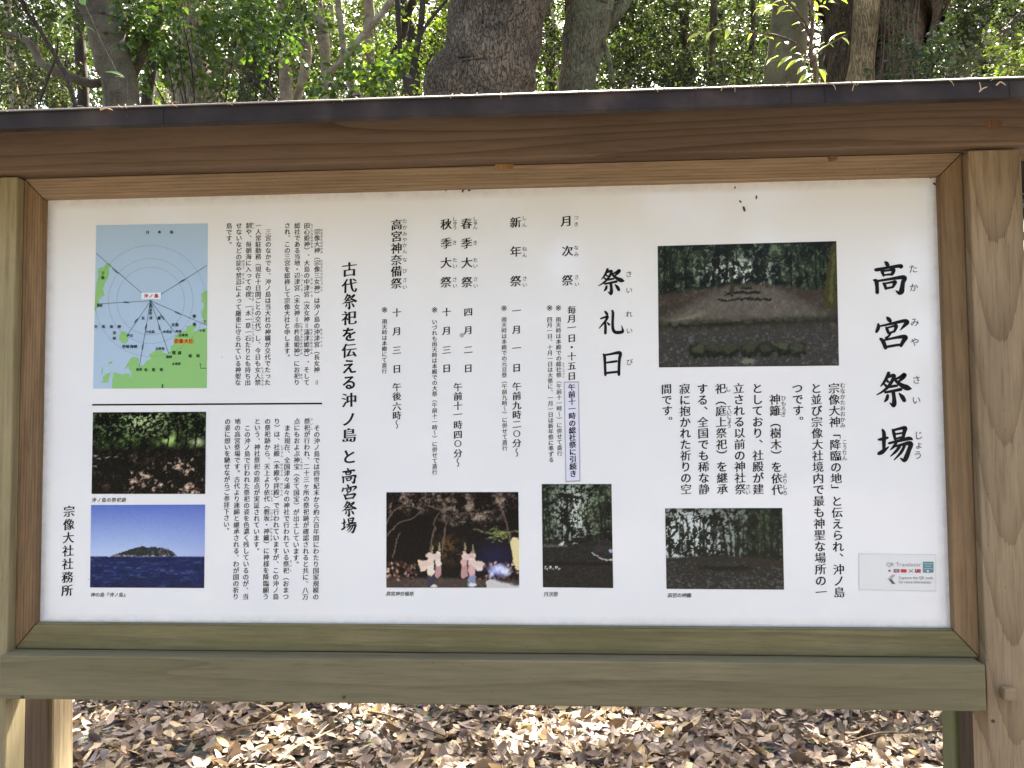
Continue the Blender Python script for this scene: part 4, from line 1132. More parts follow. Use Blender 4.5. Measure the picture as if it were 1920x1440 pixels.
# the island on the sea
p = Pic(170, 124, 6); p.warp = 2
t = np.clip(p.v / .62, 0, 1)[..., None]
p.im = np.array((94, 118, 196.)) * (1 - t) ** 1.2 + np.array((186, 206, 238.)) * (1 - (1 - t) ** 1.2)
p.mix(np.clip((p.v - .5) * 6, 0, 1) * .5, (200, 206, 236)); p.mix(np.clip((p.u - .5) * 1.4, 0, 1) * .3, (110, 120, 200))
prof = np.interp(p.u[0], [.17, .2, .25, .31, .38, .43, .455, .48, .5, .53, .56, .6, .64, .68, .72, .74, .76], [.62, .605, .58, .555, .525, .51, .495, .505, .52, .51, .502, .515, .52, .535, .56, .59, .62])
isl = (p.v > prof[None] + .006 * (p.noise(60, 4, 2) - .5)) & (p.v < .625) & (p.u > .17) & (p.u < .76)
p.mix(isl * 1., (38, 44, 46)); n = p.noise(40, 30, 4, .8); p.mix(isl * np.clip((n - .5) * 6, 0, 1) * .7, (58, 66, 62))
rk = isl * np.clip((n - .46) * 6, 0, 1); p.mix(rk * np.clip((p.u - .5) * 5, 0, 1) * .9, (150, 144, 148)); p.mix(isl * np.clip((p.v - .60) * 60, 0, 1) * np.clip((n - .4) * 6, 0, 1), (196, 178, 168)); p.mix(isl * (p.u < .24) * .6, (160, 146, 138))
sea = np.clip((p.v - .623) * 200, 0, 1); p.mix(sea, (20, 36, 84))
wv = p.noise(14, 46, 4, .75); p.mix(sea * np.clip((wv - .5) * 5, 0, 1) * .7, (44, 66, 122)); p.mix(sea * np.clip((wv - .62) * 8, 0, 1) * .6, (84, 104, 150)); p.mix(sea * np.clip((.45 - wv) * 6, 0, 1) * .7, (12, 22, 56)); p.mix(sea * np.clip((p.v - .85) * 4, 0, 1) * .4, (10, 16, 44))
p.grain(3); p.put('printed_photo', [(171, 946.8), (384.8, 946), (383, 1102.5), (169, 1101.4)], 'print of a rocky island on dark blue sea')

# ------------------------------------------------------------------ fallen leaves
def leaf_batch(pos, length, width, yaw, tilt, roll, curl, cols, rows=4):
    """many leaves: each a strip of rows x 3 points folded along the midrib and curled"""
    n = len(pos)
    t = np.linspace(0, 1, rows + 1)
    prof = np.sin(np.pi * np.clip(t * .93 + .05, 0, 1)) ** .8
    V = np.zeros((n, rows + 1, 3, 3))
    for i, tt in enumerate(t):
        ang = curl * (tt - .4)
        x = length * (tt - .5)
        zc = length * curl * .5 * (tt - .5) ** 2 * 2
        for j, sgn in enumerate((-1, 0, 1)):
            V[:, i, j, 0] = x
            V[:, i, j, 1] = sgn * width * .5 * prof[i]
            V[:, i, j, 2] = zc + abs(sgn) * width * .22 * prof[i] * np.sign(curl + .01) * (.6 + .4 * np.sin(i * 1.7 + sgn))
    V = V.reshape(n, -1, 3)
    def rot(V, a, ax):
        c, s = np.cos(a)[:, None], np.sin(a)[:, None]
        o = V.copy(); i, j = [(1, 2), (2, 0), (0, 1)][ax]
        o[..., i] = V[..., i] * c - V[..., j] * s; o[..., j] = V[..., i] * s + V[..., j] * c
        return o
    V = rot(V, roll, 0); V = rot(V, tilt, 1); V = rot(V, yaw, 2)
    V += pos[:, None, :]
    k = 3 * (rows + 1)
    f = []
    for i in range(rows):
        for j in range(2):
            a = i * 3 + j; f.append((a, a + 3, a + 4, a + 1))
    f = np.array(f)
    F = (np.arange(n)[:, None, None] * k + f[None]).reshape(-1, 4)
    return V.reshape(-1, 3), F, np.repeat(cols, k, axis=0)

def litter(n, x0, x1, y0, y1, seed, big=1.0):
    g = np.random.default_rng(seed)
    x = g.uniform(x0, x1, n); y = g.uniform(y0, y1, n)
    lay = g.random(n)
    z = gz(x, y) + .003 + lay * .045
    L = g.uniform(.032, .076, n) * big; W = L * g.uniform(.32, .62, n)
    pal = np.array([srgb(132, 116, 98), srgb(116, 103, 90), srgb(150, 134, 112), srgb(92, 80, 68), srgb(146, 131, 114), srgb(98, 82, 66), srgb(168, 150, 122), srgb(122, 100, 82), srgb(178, 158, 120), srgb(90, 78, 68), srgb(136, 126, 116), srgb(110, 98, 88), srgb(96, 84, 76), srgb(142, 124, 110), srgb(156, 142, 128)])
    c = pal[g.integers(0, len(pal), n)] * g.uniform(.75, 1.2, n)[:, None]
    s = g.normal(0, .40, n) * (0.4 + lay)
    return leaf_batch(np.stack([x, y, z], 1), L, W, g.uniform(0, 6.28, n), s, g.normal(0, .45, n) * (.4 + lay), g.uniform(-.7, .9, n), c)
A = litter(19000, -1.2, 3.3, .1, 2.6, 21)
B = litter(5000, -4, 6, -3.5, 5.5, 22, 1.3)
V = np.vstack([A[0], B[0]]); F = np.vstack([A[1], B[1] + len(A[0])]); C_ = np.vstack([A[2], B[2]])
o = mesh_obj('leaf_litter', V, F, DRY, base=(1, 1, -.75), cols=C_)
tag(o, 'brown dry fallen leaves covering the ground under the notice board', 'fallen leaves', kind='stuff')

TWIG = bark('twig_bark', srgb(120, 100, 80), srgb(66, 54, 44), crack=60, seed=2.)
TWP = plain('pale_twig', srgb(190, 164, 130), .8, .2)
tw = [((362, 1412), (560, 1368), 'dark thin stick lying across the leaf litter, behind the left end of the rail', 1, .0045),
      ((520, 1440), (640, 1372), 'pale straight stick in the sunlit leaf litter left of centre', 0, .004),
      ((690, 1352), (835, 1378), 'crooked dark stick under the rail left of centre', 1, .005),
      ((925, 1352), (975, 1338), 'short grey stick just below the rail near the centre', 1, .006),
      ((1585, 1372), (1770, 1348), 'long dark stick lying beside the right stay', 1, .004),
      ((380, 1378), (402, 1390), 'short bleached twig standing out of the leaf litter on the left', 0, .004),
      ((1395, 1372), (1440, 1405), 'thin dark stick among the leaves right of centre', 1, .004)]
for (a, b, lab, dk, r) in tw:
    def gp(px, py):
        d = ray(px, py); s = (-.70 - CAM[2]) / d[2]
        q = CAM + d * s; q[2] = float(gz(q[0], q[1])) + .055; return q
    p0, p1 = gp(*a), gp(*b)
    L = np.linalg.norm(p1 - p0)
    q = [p0 + (p1 - p0) * t + np.array([0, 0, .012 * math.sin(t * 5)]) + rng.normal(0, .02 * L, 3) * (0 < t < 1) for t in (0, .3, .6, 1)]
    P = smooth_path(q, 12)
    V, F = tube(P, np.linspace(r, r * .5, 12), 7, .15, seed=int(a[0]))
    k = 7
    sd_ = smooth_path([P[k], P[k] + (P[k] - P[k - 2]) * .8 + np.array([0, .02, .02]), P[k] + (P[k] - P[k - 2]) * 1.3 + np.array([.01, .05, .03])], 6)
    v2, f2 = tube(sd_, np.linspace(r * .6, r * .25, 6), 6, .1)
    V, F = join([(V, F), (v2, f2)])
    o = mesh_obj('stick', V, F, TWIG if dk else TWP, base=tuple(p0), smooth=True)
    tag(o, lab, 'stick', 'sticks in the leaf litter')
# twigs and needles caught on the roof edge
for i, (a, b, c, lab) in enumerate([((188, 206), (200, 203), (212, 207), 'pale twig stuck to the left of the roof edge'),
                                     ((1836, 172), (1843, 166), (1851, 163), 'forked pale twig hanging on the right of the roof edge'),
                                     ((1868, 160), (1876, 154), (1886, 160), 'short pale twig stuck to the far right of the roof edge'),
                                     ((1352, 170), (1354, 165), (1356, 160), 'tiny straw hanging from the middle of the roof edge'),
                                     ((1598, 170), (1600, 162), (1602, 158), 'tiny straw on the roof edge right of the sapling')]):
    P = smooth_path([at(*q, RY0 - .006 - .002 * j) for j, q in enumerate((a, b, c))], 10)
    V, F = tube(P, np.linspace(.0016 if i < 3 else .0007, .0007, 10), 6, .15, seed=i)
    if i == 1:
        v2, f2 = tube(smooth_path([P[2], at(1838, 160, RY0 - .009), at(1836, 154, RY0 - .01)], 6), np.linspace(.0012, .0006, 6), 6)
        V, F = join([(V, F), (v2, f2)])
    o = mesh_obj('twig', V, F, TWP, base=tuple(P[0]), smooth=True)
    tag(o, lab, 'twig', 'twigs caught on the roof edge')

gd = np.random.default_rng(14)
VN = []
for i in range(46):
    px = gd.uniform(0, 1920); py = 204 - px * .0302 + gd.normal(0, 1)
    c = at(px, py, RY0 - .004); an = gd.normal(0, .5) + (0 if gd.random() < .6 else math.pi * .5); L = gd.uniform(.004, .016)
    c2 = c + np.array([math.cos(an) * L, gd.uniform(-.004, .0), -abs(math.sin(an)) * L + .002])
    VN.append(tube(smooth_path([c + [0, .004, .003], (c + c2) / 2 + [0, -.002, .001], c2], 6), np.linspace(.0007, .0004, 6), 5, 0, i))
V, F = join(VN)
tag(mesh_obj('needle_debris', V, F, TWP, base=tuple(V[0]), smooth=True), 'fine dry needles and crumbs lying along the front edge of the roof', 'debris', kind='stuff')

# ------------------------------------------------------------------ trees and shrubs
def sprays(n, ctr, rad, L, seed, pal, ragged=.9, droop=.25, per=14, flat=.5, hole=.45, aspect=.5, shell=.35):
    """leaf sprays through an uneven ellipsoid -> verts, triangles, tints, spray roots"""
    g = np.random.default_rng(seed)
    ctr = np.array(ctr, float); rad = np.array(rad, float)
    m = max(6, n // per)
    ph = g.uniform(0, 6.28, 9)
    P = []
    while len(P) < m:
        d = g.normal(0, 1, 3); d /= np.linalg.norm(d)
        r = g.random() ** shell
        lump = 1 + .28 * math.sin(3 * d[0] + ph[0]) * math.sin(3.3 * d[2] + ph[1]) + .2 * math.sin(5 * d[1] + 4 * d[0] + ph[2])
        q = d * r * lump
        # leave holes where a coarse wave is low
        wv = math.sin(q[0] * 4.2 + ph[3]) + math.sin(q[1] * 4.0 + ph[4]) + math.sin(q[2] * 4.8 + ph[5])
        if wv < -hole * 2 and g.random() < ragged: continue
        P.append(q)
    P = np.array(P)
    dirs = P / (np.linalg.norm(P, axis=1)[:, None] + 1e-6) + g.normal(0, .7, P.shape); dirs[:, 2] -= droop
    dirs /= np.linalg.norm(dirs, axis=1)[:, None]
    roots = ctr + P * rad
    k = np.repeat(np.arange(m), per); n = len(k)
    t = np.tile(np.linspace(0, 1, per), m)
    side = np.where(np.tile(np.arange(per), m) % 2, 1., -1.)
    ln = L * per * .28 * g.uniform(.7, 1.3, m)[k]
    D = dirs[k]
    S = np.cross(D, np.array([0, 0, 1.])) + g.normal(0, .15, D.shape); S /= np.linalg.norm(S, axis=1)[:, None] + 1e-6
    base = roots[k] + D * (t * ln)[:, None] + g.normal(0, L * .35, (n, 3))
    ax = D * g.uniform(.3, .9, n)[:, None] + S * (side * g.uniform(.5, 1., n))[:, None] + g.normal(0, .28, (n, 3)); ax[:, 2] -= g.uniform(0, .5, n)
    ax /= np.linalg.norm(ax, axis=1)[:, None]
    up = np.array([0, 0, 1.]) * flat + g.normal(0, .55, (n, 3))
    wv = np.cross(ax, up); wv /= np.linalg.norm(wv, axis=1)[:, None] + 1e-6
    nr = np.cross(wv, ax)
    l = L * g.uniform(.6, 1.25, n)[:, None]; w2 = l * aspect * .5 * g.uniform(.8, 1.2, n)[:, None]
    v0 = base; v2 = base + ax * l - nr * l * .12
    mid = base + ax * l * .45
    v1 = mid + wv * w2 + nr * w2 * .35; v3 = mid - wv * w2 + nr * w2 * .35
    V = np.stack([v0, v1, v2, v3], 1).reshape(-1, 3)
    keep = ~(in_gap(base) | in_mirr(base))
    a = np.arange(n)[keep] * 4
    F = np.stack([np.stack([a, a + 1, a + 2], 1), np.stack([a, a + 2, a + 3], 1)], 1).reshape(-1, 3)
    pal = np.array(pal)
    c = pal[g.integers(0, len(pal), n)] * g.uniform(.75, 1.25, n)[:, None] * g.uniform(.85, 1.15, m)[k][:, None]
    return V, F, np.repeat(c, 4, axis=0), roots

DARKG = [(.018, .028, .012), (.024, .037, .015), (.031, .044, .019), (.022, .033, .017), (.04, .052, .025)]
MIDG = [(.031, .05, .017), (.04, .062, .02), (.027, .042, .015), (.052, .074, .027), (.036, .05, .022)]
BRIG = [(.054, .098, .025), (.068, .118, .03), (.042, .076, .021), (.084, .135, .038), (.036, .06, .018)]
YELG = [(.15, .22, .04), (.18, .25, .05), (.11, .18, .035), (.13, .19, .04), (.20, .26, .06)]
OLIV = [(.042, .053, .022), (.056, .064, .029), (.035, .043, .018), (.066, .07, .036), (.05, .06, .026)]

BK_F = bark('rugged_bark', srgb(136, 122, 103), srgb(48, 41, 34), crack=28, stretch=.4, bump=.9, seed=1.)
BK_G = bark('mossy_grey_bark', srgb(128, 121, 100), srgb(48, 44, 35), crack=34, stretch=.22, lichen=srgb(120, 126, 96), lich=.45, bump=.7, seed=2.)
BK_A = bark('smooth_dark_bark', srgb(96, 88, 72), srgb(50, 45, 37), crack=60, stretch=.5, lichen=srgb(122, 122, 104), lich=.35, bump=.35, seed=3.)
BK_B = bark('fissured_bark', srgb(150, 138, 112), srgb(58, 50, 40), crack=34, stretch=.14, bump=.8, seed=4.)
BK_D = bark('black_brown_bark', srgb(72, 64, 54), srgb(30, 26, 22), crack=50, stretch=.3, bump=.4, seed=5.)
BK_P = bark('pale_grey_bark', srgb(146, 134, 114), srgb(78, 70, 57), crack=50, stretch=.5, lichen=srgb(190, 182, 160), lich=.4, bump=.35, seed=6.)
BK_I = bark('olive_smooth_bark', srgb(120, 113, 86), srgb(76, 70, 52), crack=60, stretch=.3, lichen=srgb(112, 110, 80), lich=.6, bump=.3, seed=7.)
BK_K = bark('deeply_ridged_bark', srgb(112, 97, 74), srgb(40, 33, 26), crack=36, stretch=.16, bump=1., seed=8.)
BK_R = bark('tan_ridged_bark', srgb(172, 150, 110), srgb(84, 68, 46), crack=40, stretch=.14, bump=.8, seed=9.)

def px_path(ctrl, Y):
    P = np.array([at(a, b, Y if len(c) < 2 else c[1]) for a, b, *c in [(q[0], q[1], *q[2:]) for q in ctrl]])
    dist_ = np.linalg.norm(P - CAM, axis=1)
    r = np.array([q[2] / F_PX * d / 2 for q, d in zip(ctrl, dist_)])
    return P, r

def trunk_mesh(ctrl, Y, up=4., down=True, sides=18, lump=.04, seed=0, lean=None, n=None, flare=1.35):
    """ctrl: (px, py, width px) from the lowest seen point to the highest; carried on to the ground and upwards"""
    P, r = px_path(ctrl, Y)
    pts = list(P); rad = list(r)
    if down:
        d = (P[0] - P[min(2, len(P) - 1)]); d /= np.linalg.norm(d)
        h = P[0][2] - float(gz(P[0][0], P[0][1])) + .25
        e = P[0] + np.array([d[0] / max(.3, -d[2]) * h * .35, 0, -h])
        m_ = P[0] + np.array([d[0] / max(.3, -d[2]) * h * .28, 0, -h * .5])
        pts = [e, m_] + pts; rad = [r[0] * flare, r[0] * 1.06] + rad
    if up:
        d = (P[-1] - P[-2]); d /= np.linalg.norm(d)
        if lean is not None: d = np.array(lean) / np.linalg.norm(lean)
        g = np.random.default_rng(seed + 5)
        pts += [P[-1] + d * up * .5 + g.normal(0, .06 * up, 3) * [1, 1, 0], P[-1] + d * up + g.normal(0, .1 * up, 3) * [1, 1, 0]]
        rad += [r[-1] * .85, r[-1] * .5]
    C = np.column_stack([np.array(pts), rad])
    k = n or max(14, 6 * len(C))
    S = smooth_path(C, k)
    V, F = tube(S[:, :3], np.clip(S[:, 3], .003, None), sides, lump, seed)
    return V, F, S[:, :3], S[:, 3], np.array(pts[0])

def limbs(S, R, roots, k, seed, start=.45):
    """limbs from the trunk to some of the leaf sprays"""
    g = np.random.default_rng(seed); out = []
    for j in g.choice(len(roots), min(k, len(roots)), replace=False):
        q = roots[j]; dd = np.linalg.norm(S - q, axis=1) + np.where(S[:, 2] > q[2] - .2, .8, 0)
        dd[: int(len(S) * start)] += 5
        i = int(np.argmin(dd)); a = S[i]; L = np.linalg.norm(q - a)
        if L < .15: continue
        m1 = a + (q - a) * .35 + g.normal(0, .08 * L, 3) + [0, 0, .10 * L]; m2 = a + (q - a) * .7 + g.normal(0, .08 * L, 3) + [0, 0, .08 * L]
        P = smooth_path([a, m1, m2, q], 9)
        if in_gap(P).any() or in_mirr(P).any(): continue
        r0 = min(R[i] * .55, .012 + .016 * L)
        out.append(tube(P, np.linspace(r0, .004, 9), 6, .06, int(j)))
    return out

def tree(name, label, cat, ctrl, Y, bk, crowns, up=4., lump=.04, seed=0, group=None, extra=(), nl=10, sides=18, pal=MIDG, lean=None, start=.45, flare=1.35):
    """crowns: list of (centre, radii, n leaves, leaf length) in world units, or pixel form ('px', px, py, rx, rz, Yc, n, L)"""
    V, F, S, R, base = trunk_mesh(ctrl, Y, up, True, sides, lump, seed, lean, flare=flare)
    loc = (base[0], base[1], float(gz(base[0], base[1])))
    t = thing(name, label, cat, loc, group)
    parts = [(V, F)]
    for i, (c2, y2) in enumerate(extra):
        P, r = px_path(c2, y2)
        s = smooth_path(np.column_stack([P, r]), 6 * len(P))
        parts.append(tube(s[:, :3], np.clip(s[:, 3], .003, None), 10, .08, seed + i))
    LV = []; LF = []; LC = []; k = 0
    for i, c in enumerate(crowns):
        if isinstance(c[0], str):
            _, px, py, rx, rz, Yc, n, L = c[:8]
            ctr = at(px, py, Yc); s = np.linalg.norm(ctr - CAM) / F_PX
            rad = (rx * s, max(rx, rz) * s * .8, rz * s)
        else:
            ctr, rad, n, L = c[:4]
        px_ = isinstance(c[0], str)
        pl = c[8] if px_ and len(c) > 8 else (c[4] if not px_ and len(c) > 4 else pal)
        v, f, cc, roots = sprays(n, ctr, rad, L, seed * 31 + i * 7 + 3, pl)
        LV.append(v); LF.append(f + k); LC.append(cc); k += len(v)
        parts += limbs(S, R, roots, nl, seed + i, start)
    V, F = join(parts)
    mesh_obj('trunk', V, F, bk, t, smooth=True)
    if LV:
        mesh_obj('crown', np.vstack(LV), np.vstack(LF), LEAF, t, cols=np.vstack(LC))
    return t

def hi(px, Y, dz, r, n, L=.11, dx=0., pal=MIDG, dy=0.):
    """a crown above the frame: over photo column px at depth Y, dz metres above the board's foot"""
    c = at(px, 100, Y)
    return (np.array([c[0] + dx, Y + dy, dz]), (r, r, r * .6), int(n * 1.15), L * 1.1, pal)

# -- the trunks one can tell apart, left to right
tree('leaning_tree', 'smooth dark trunk leaning left with a pale twisted limb on its left', 'tree',
     [(229, 192, 54), (214, 120, 55), (199, 60, 58), (184, 0, 62)], 4.5, BK_A, [hi(150, 5.2, 7.2, 1.9, 3200, .10, dx=-.4)], up=3.5, seed=3,
     extra=[([(199, 150, 13), (176, 157, 14), (140, 148, 14), (104, 133, 13), (76, 116, 12), (62, 88, 13), (40, 70, 9), (8, 62, 6)], 4.7),
            ([(238, 165, 12), (250, 140, 14), (264, 110, 15), (272, 80, 12), (268, 30, 9)], 4.7)])
tree('thin_tree', 'thin black stem slanting left, far left above the roof', 'tree', [(141, 196, 8), (110, 118, 7), (78, 62, 6), (48, 18, 5), (30, -20, 5)], 4.0, BK_D,
     [('px', 40, -40, 60, 40, 4.0, 500, .06)], up=.8, seed=4, nl=6, extra=[([(75, 190, 4), (92, 140, 4), (106, 105, 3), (108, 70, 2)], 4.05)])
tree('slim_tree', 'slim dark upright trunk just left of the leaning trunk', 'tree', [(157, 192, 18), (151, 110, 17), (148, 40, 15), (146, -10, 15)], 8.5, BK_D, [hi(140, 9, 9, 2, 2000, .13)], seed=5)
tree('fissured_tree', 'fissured grey trunk rising into the bright green leaves on the left', 'tree', [(367, 190, 76), (360, 140, 62), (355, 90, 52), (352, 30, 46), (350, -10, 44)], 7.8, BK_B,
     [hi(340, 8, 8.6, 2.3, 3000, .12)], seed=6, extra=[([(395, 172, 13), (408, 148, 17), (428, 126, 17), (445, 108, 13), (452, 70, 8)], 7.6), ([(326, 180, 9), (316, 150, 11), (306, 120, 7)], 7.7)])
tree('forked_tree', 'crooked black stem with a side branch, right of the fissured trunk', 'tree', [(500, 186, 16), (489, 140, 16), (498, 112, 14), (518, 94, 9), (530, 60, 6)], 7.2, BK_D,
     [('px', 535, 20, 50, 30, 7.2, 500, .08, BRIG)], up=.6, seed=7, nl=5, extra=[([(514, 188, 9), (484, 152, 10), (452, 127, 8), (425, 118, 4)], 7.1)])
tree('pale_tree', 'slender pale grey trunk paired with a dark one, left of the middle', 'tree', [(537, 188, 23), (535, 120, 20), (533, 60, 18), (530, 0, 17)], 8.6, BK_P, [hi(520, 9, 9, 2.1, 2200, .13)], seed=8,
     extra=[([(556, 188, 14), (570, 140, 16), (574, 90, 19), (566, 50, 14), (560, 0, 12)], 8.8)])
tree('pale_tree', 'slender pale trunk with a crooked pale branch to its right, below the dark slanting branch', 'tree', [(612, 186, 15), (611, 120, 17), (604, 60, 22), (590, 0, 26)], 7.6, BK_P, [hi(600, 8, 8.5, 2, 2200, .12)], seed=9,
     extra=[([(611, 140, 9), (626, 128, 11), (643, 108, 12), (641, 60, 11), (634, 10, 10), (638, -15, 9)], 7.4)])
tree('grey_tree', 'straight grey trunk between the pale branch and the dark forked sapling', 'tree', [(688, 182, 22), (691, 120, 22), (690, 60, 19), (689, -5, 18)], 8.8, BK_P, [hi(690, 9.5, 9.4, 2.2, 2500, .13)], seed=10,
     extra=[([(652, 100, 12), (672, 76, 12), (705, 38, 11), (742, -8, 11)], 6.0), ([(668, 182, 17), (656, 150, 14), (652, 100, 11)], 6.0)])
tree('forked_sapling', 'dark sapling forking into two stems just left of the massive trunk', 'tree', [(766, 182, 15), (755, 140, 10), (750, 90, 9), (747, 40, 9), (744, -10, 9)], 5.6, BK_D,
     [hi(760, 5.8, 6.2, 1.0, 900, .08)], up=1.8, seed=11, nl=5, extra=[([(766, 178, 12), (777, 118, 12), (788, 56, 10), (794, -10, 10)], 5.6), ([(784, 76, 6), (806, 38, 6), (842, -5, 5)], 5.6), ([(786, 54, 5), (782, 46, 4)], 5.5)])
tree('massive_tree', 'massive rough barked trunk in the middle with a swelling at its lower left', 'tree',
     [(909, 176, 168), (913, 150, 170), (918, 120, 166), (924, 90, 163), (930, 45, 164), (940, -5, 163)], 6.4, BK_F, [hi(960, 6.4, 8.0, 2.9, 5200, .12, dx=.5), hi(900, 6, 8.6, 2.0, 1600, .12, dx=-1.4)], up=3.5, seed=12, lump=.03, sides=48, nl=12, flare=1.2,
     extra=[([(826, 240, 110), (838, 190, 92), (842, 155, 90), (852, 125, 74, 6.2), (870, 96, 54, 6.35), (895, 66, 30, 6.5)], 6.12)])
tree('mossy_tree', 'grey green trunk right of the massive one with a dark bough to its right', 'tree', [(1083, 172, 66), (1088, 120, 68), (1096, 70, 74), (1103, 20, 80), (1106, -10, 82)], 7.0, BK_G, [hi(1130, 7.4, 8.2, 2.2, 2600, .12, dx=.4)], seed=13, sides=30, lump=.05,
     extra=[([(1118, 70, 24), (1138, 48, 22), (1160, 22, 22), (1180, -12, 20)], 7.1), ([(1150, 160, 8), (1143, 120, 9), (1134, 85, 8), (1128, 50, 6)], 6.9)])
tree('dark_tree', 'dark slim trunk in the bright gap between the two big middle trunks', 'tree', [(1036, 172, 19), (1032, 130, 17), (1030, 90, 15), (1028, 40, 14)], 11, BK_D, [hi(1030, 11.5, 10, 2.2, 2000, .14)], seed=14)
tree('dark_tree', 'dark trunk in the deep shade, second trunk right of the grey green one', 'tree', [(1292, 160, 20), (1286, 90, 16), (1283, 30, 15), (1280, -10, 15)], 8.4, BK_D, [hi(1280, 9, 9, 1.5, 900, .13)], seed=15)
tree('slim_tree', 'slim grey trunk in the shade left of the olive trunk', 'tree', [(1335, 160, 13), (1336, 90, 12), (1338, 30, 12), (1339, -10, 11)], 8.6, BK_A, [hi(1350, 9, 9.2, 1.4, 700, .13)], seed=16,
     extra=[([(1402, 156, 9), (1410, 90, 9), (1413, 30, 9), (1412, -10, 8)], 9.0)])
tree('smooth_tree', 'smooth olive grey trunk partly behind the sunlit sapling', 'tree', [(1470, 160, 68), (1474, 110, 63), (1479, 60, 60), (1482, 10, 58), (1483, -12, 58)], 6.8, BK_I, [hi(1480, 7, 8.2, 2.1, 2600, .12)], seed=17, sides=30, lump=.03)
kt = tree('broad_tree', 'very broad ridged brown trunk with hanging vines, right of the sapling', 'tree', [(1632, 156, 136), (1634, 110, 140), (1640, 60, 156), (1652, 10, 182), (1656, -14, 190)], 6.0, BK_K,
     [hi(1680, 6.2, 7.8, 2.6, 4200, .12, dx=.3), hi(1560, 6.4, 8.4, 1.8, 1500, .12, dx=-.9)], seed=18, sides=48, lump=.075, nl=12, flare=1.25)
P, r = px_path([(1613, 158, 46), (1616, 110, 40), (1622, 60, 40), (1626, 10, 40), (1628, -16, 38, 5.62), (1634, -120, 30, 5.72), (1650, -260, 10, 5.95)], 5.62)
s = smooth_path(np.column_stack([P, r]), 24)
lo_ = s[0].copy(); lo_[2] = float(gz(lo_[0], lo_[1])) - .1; lo_[3] *= 1.5
s = np.vstack([lo_, s])
V, F = tube(s[:, :3], s[:, 3], 22, .09, 7)
o = mesh_obj('trunk_rib', V, F, BK_R, kt, smooth=True); o['label'] = 'pale tan rib on the left of the broad trunk'
VB = []
g_ = np.random.default_rng(5)
for i in range(15):
    x0 = 1648 + i * 5.2 + g_.normal(0, 3); xx = x0 + g_.normal(0, 6)
    P, r = px_path([(xx + g_.normal(0, 3), 158, 1.8), (xx + g_.normal(0, 3), 100, 1.7), (x0, 50, 1.6), (x0 + g_.normal(0, 5), -10, 1.6)], 5.47 + .1 * (i % 2))
    s = smooth_path(np.column_stack([P, r]), 18); VB.append(tube(s[:, :3], s[:, 3], 5, .1, i))
V, F = join(VB); mesh_obj('hanging_vine', V, F, TWIG, kt, smooth=True)
tree('grey_tree', 'grey trunk standing in the leaves near the right edge', 'tree', [(1806, 150, 22), (1808, 90, 22), (1809, 30, 21), (1808, -10, 21)], 8.6, BK_A, [hi(1820, 9, 9.2, 2.0, 2200, .13)], seed=19,
     extra=[([(1838, 120, 26), (1834, 70, 30), (1832, 20, 34), (1830, -10, 34)], 10.5), ([(1846, 100, 9), (1868, 72, 10), (1892, 50, 9), (1920, 20, 8)], 8)])
tree('pale_tree', 'pale slim trunk far left, seen through leaves', 'tree', [(28, 204, 14), (22, 140, 13), (20, 70, 12), (14, 0, 12)], 9.5, BK_P, [hi(20, 9.5, 9.2, 1.8, 1500, .13)], seed=20)
tree('dark_tree', 'dark trunk left of the fissured trunk, behind the bright leaves', 'tree', [(276, 192, 20), (284, 130, 18), (290, 60, 17), (292, -10, 16)], 9.8, BK_D, [hi(290, 10, 9.5, 2, 1800, .14)], seed=21)
tree('dark_tree', 'dark slanting trunk behind the leaves, left of the massive trunk', 'tree', [(722, 180, 17), (734, 120, 15), (756, 60, 14), (776, 0, 13)], 10.5, BK_D, [hi(740, 11, 9.8, 2, 1800, .14)], seed=22)

# -- shrubs and small trees whose leaves fill the strip above the roof
def shrub(name, label, px, py, rx, rz, Y, n, L, pal, seed, cat='shrub', aspect=.5, sk=3, flat=.5, group=None, hole=.45):
    ctr = at(px, py, Y); s = np.linalg.norm(ctr - CAM) / F_PX
    rad = np.array((rx * s, max(rx, rz) * s * .75, rz * s))
    bx, by = ctr[0], Y; bz = float(gz(bx, by))
    t = thing(name, label, cat, (bx, by, bz), group)
    v, f, c, roots = sprays(n, ctr, rad, L, seed, pal, aspect=aspect, flat=flat, hole=hole)
    g = np.random.default_rng(seed)
    parts = []
    for j in g.choice(len(roots), min(sk, len(roots)), replace=False):
        q = roots[j]; a = np.array([bx + g.normal(0, .08), by + g.normal(0, .08), bz - .05])
        m1 = a + (q - a) * np.array([.15, .15, .45]) + g.normal(0, .12, 3); m2 = a + (q - a) * np.array([.5, .5, .78]) + g.normal(0, .12, 3)
        P = smooth_path([a, m1, m2, q], 14); parts.append(tube(P, np.linspace(.010 + .001 * L * 100, .003, 14), 6, .08, int(j)))
    V, F = join(parts)
    mesh_obj('stem', V, F, BK_D, t, smooth=True)
    mesh_obj('crown', v, f, LEAF, t, cols=c)
    return t
shrub('leafy_shrub', 'bright green broad leaved bush in front of the fissured trunk', 350, 40, 120, 52, 4.6, 1700, .062, BRIG, 101, aspect=.68, sk=4)
shrub('leafy_shrub', 'bright green bush just right of the leaning trunk', 262, 70, 46, 70, 4.9, 700, .055, BRIG, 102, aspect=.65)
shrub('leafy_shrub', 'green bush of round leaves above the crooked black stem', 480, 55, 76, 52, 5.2, 1000, .06, BRIG, 103, aspect=.68, sk=3)
shrub('leafy_shrub', 'low green bush of large leaves against the roof, left of the forked sapling', 668, 160, 58, 26, 4.4, 360, .075, BRIG, 104, aspect=.62)
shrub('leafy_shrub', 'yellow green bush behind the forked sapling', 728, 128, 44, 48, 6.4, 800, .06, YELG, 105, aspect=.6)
shrub('leafy_shrub', 'yellow green spray beside the left of the massive trunk', 822, 66, 28, 44, 7.4, 420, .06, YELG, 106)
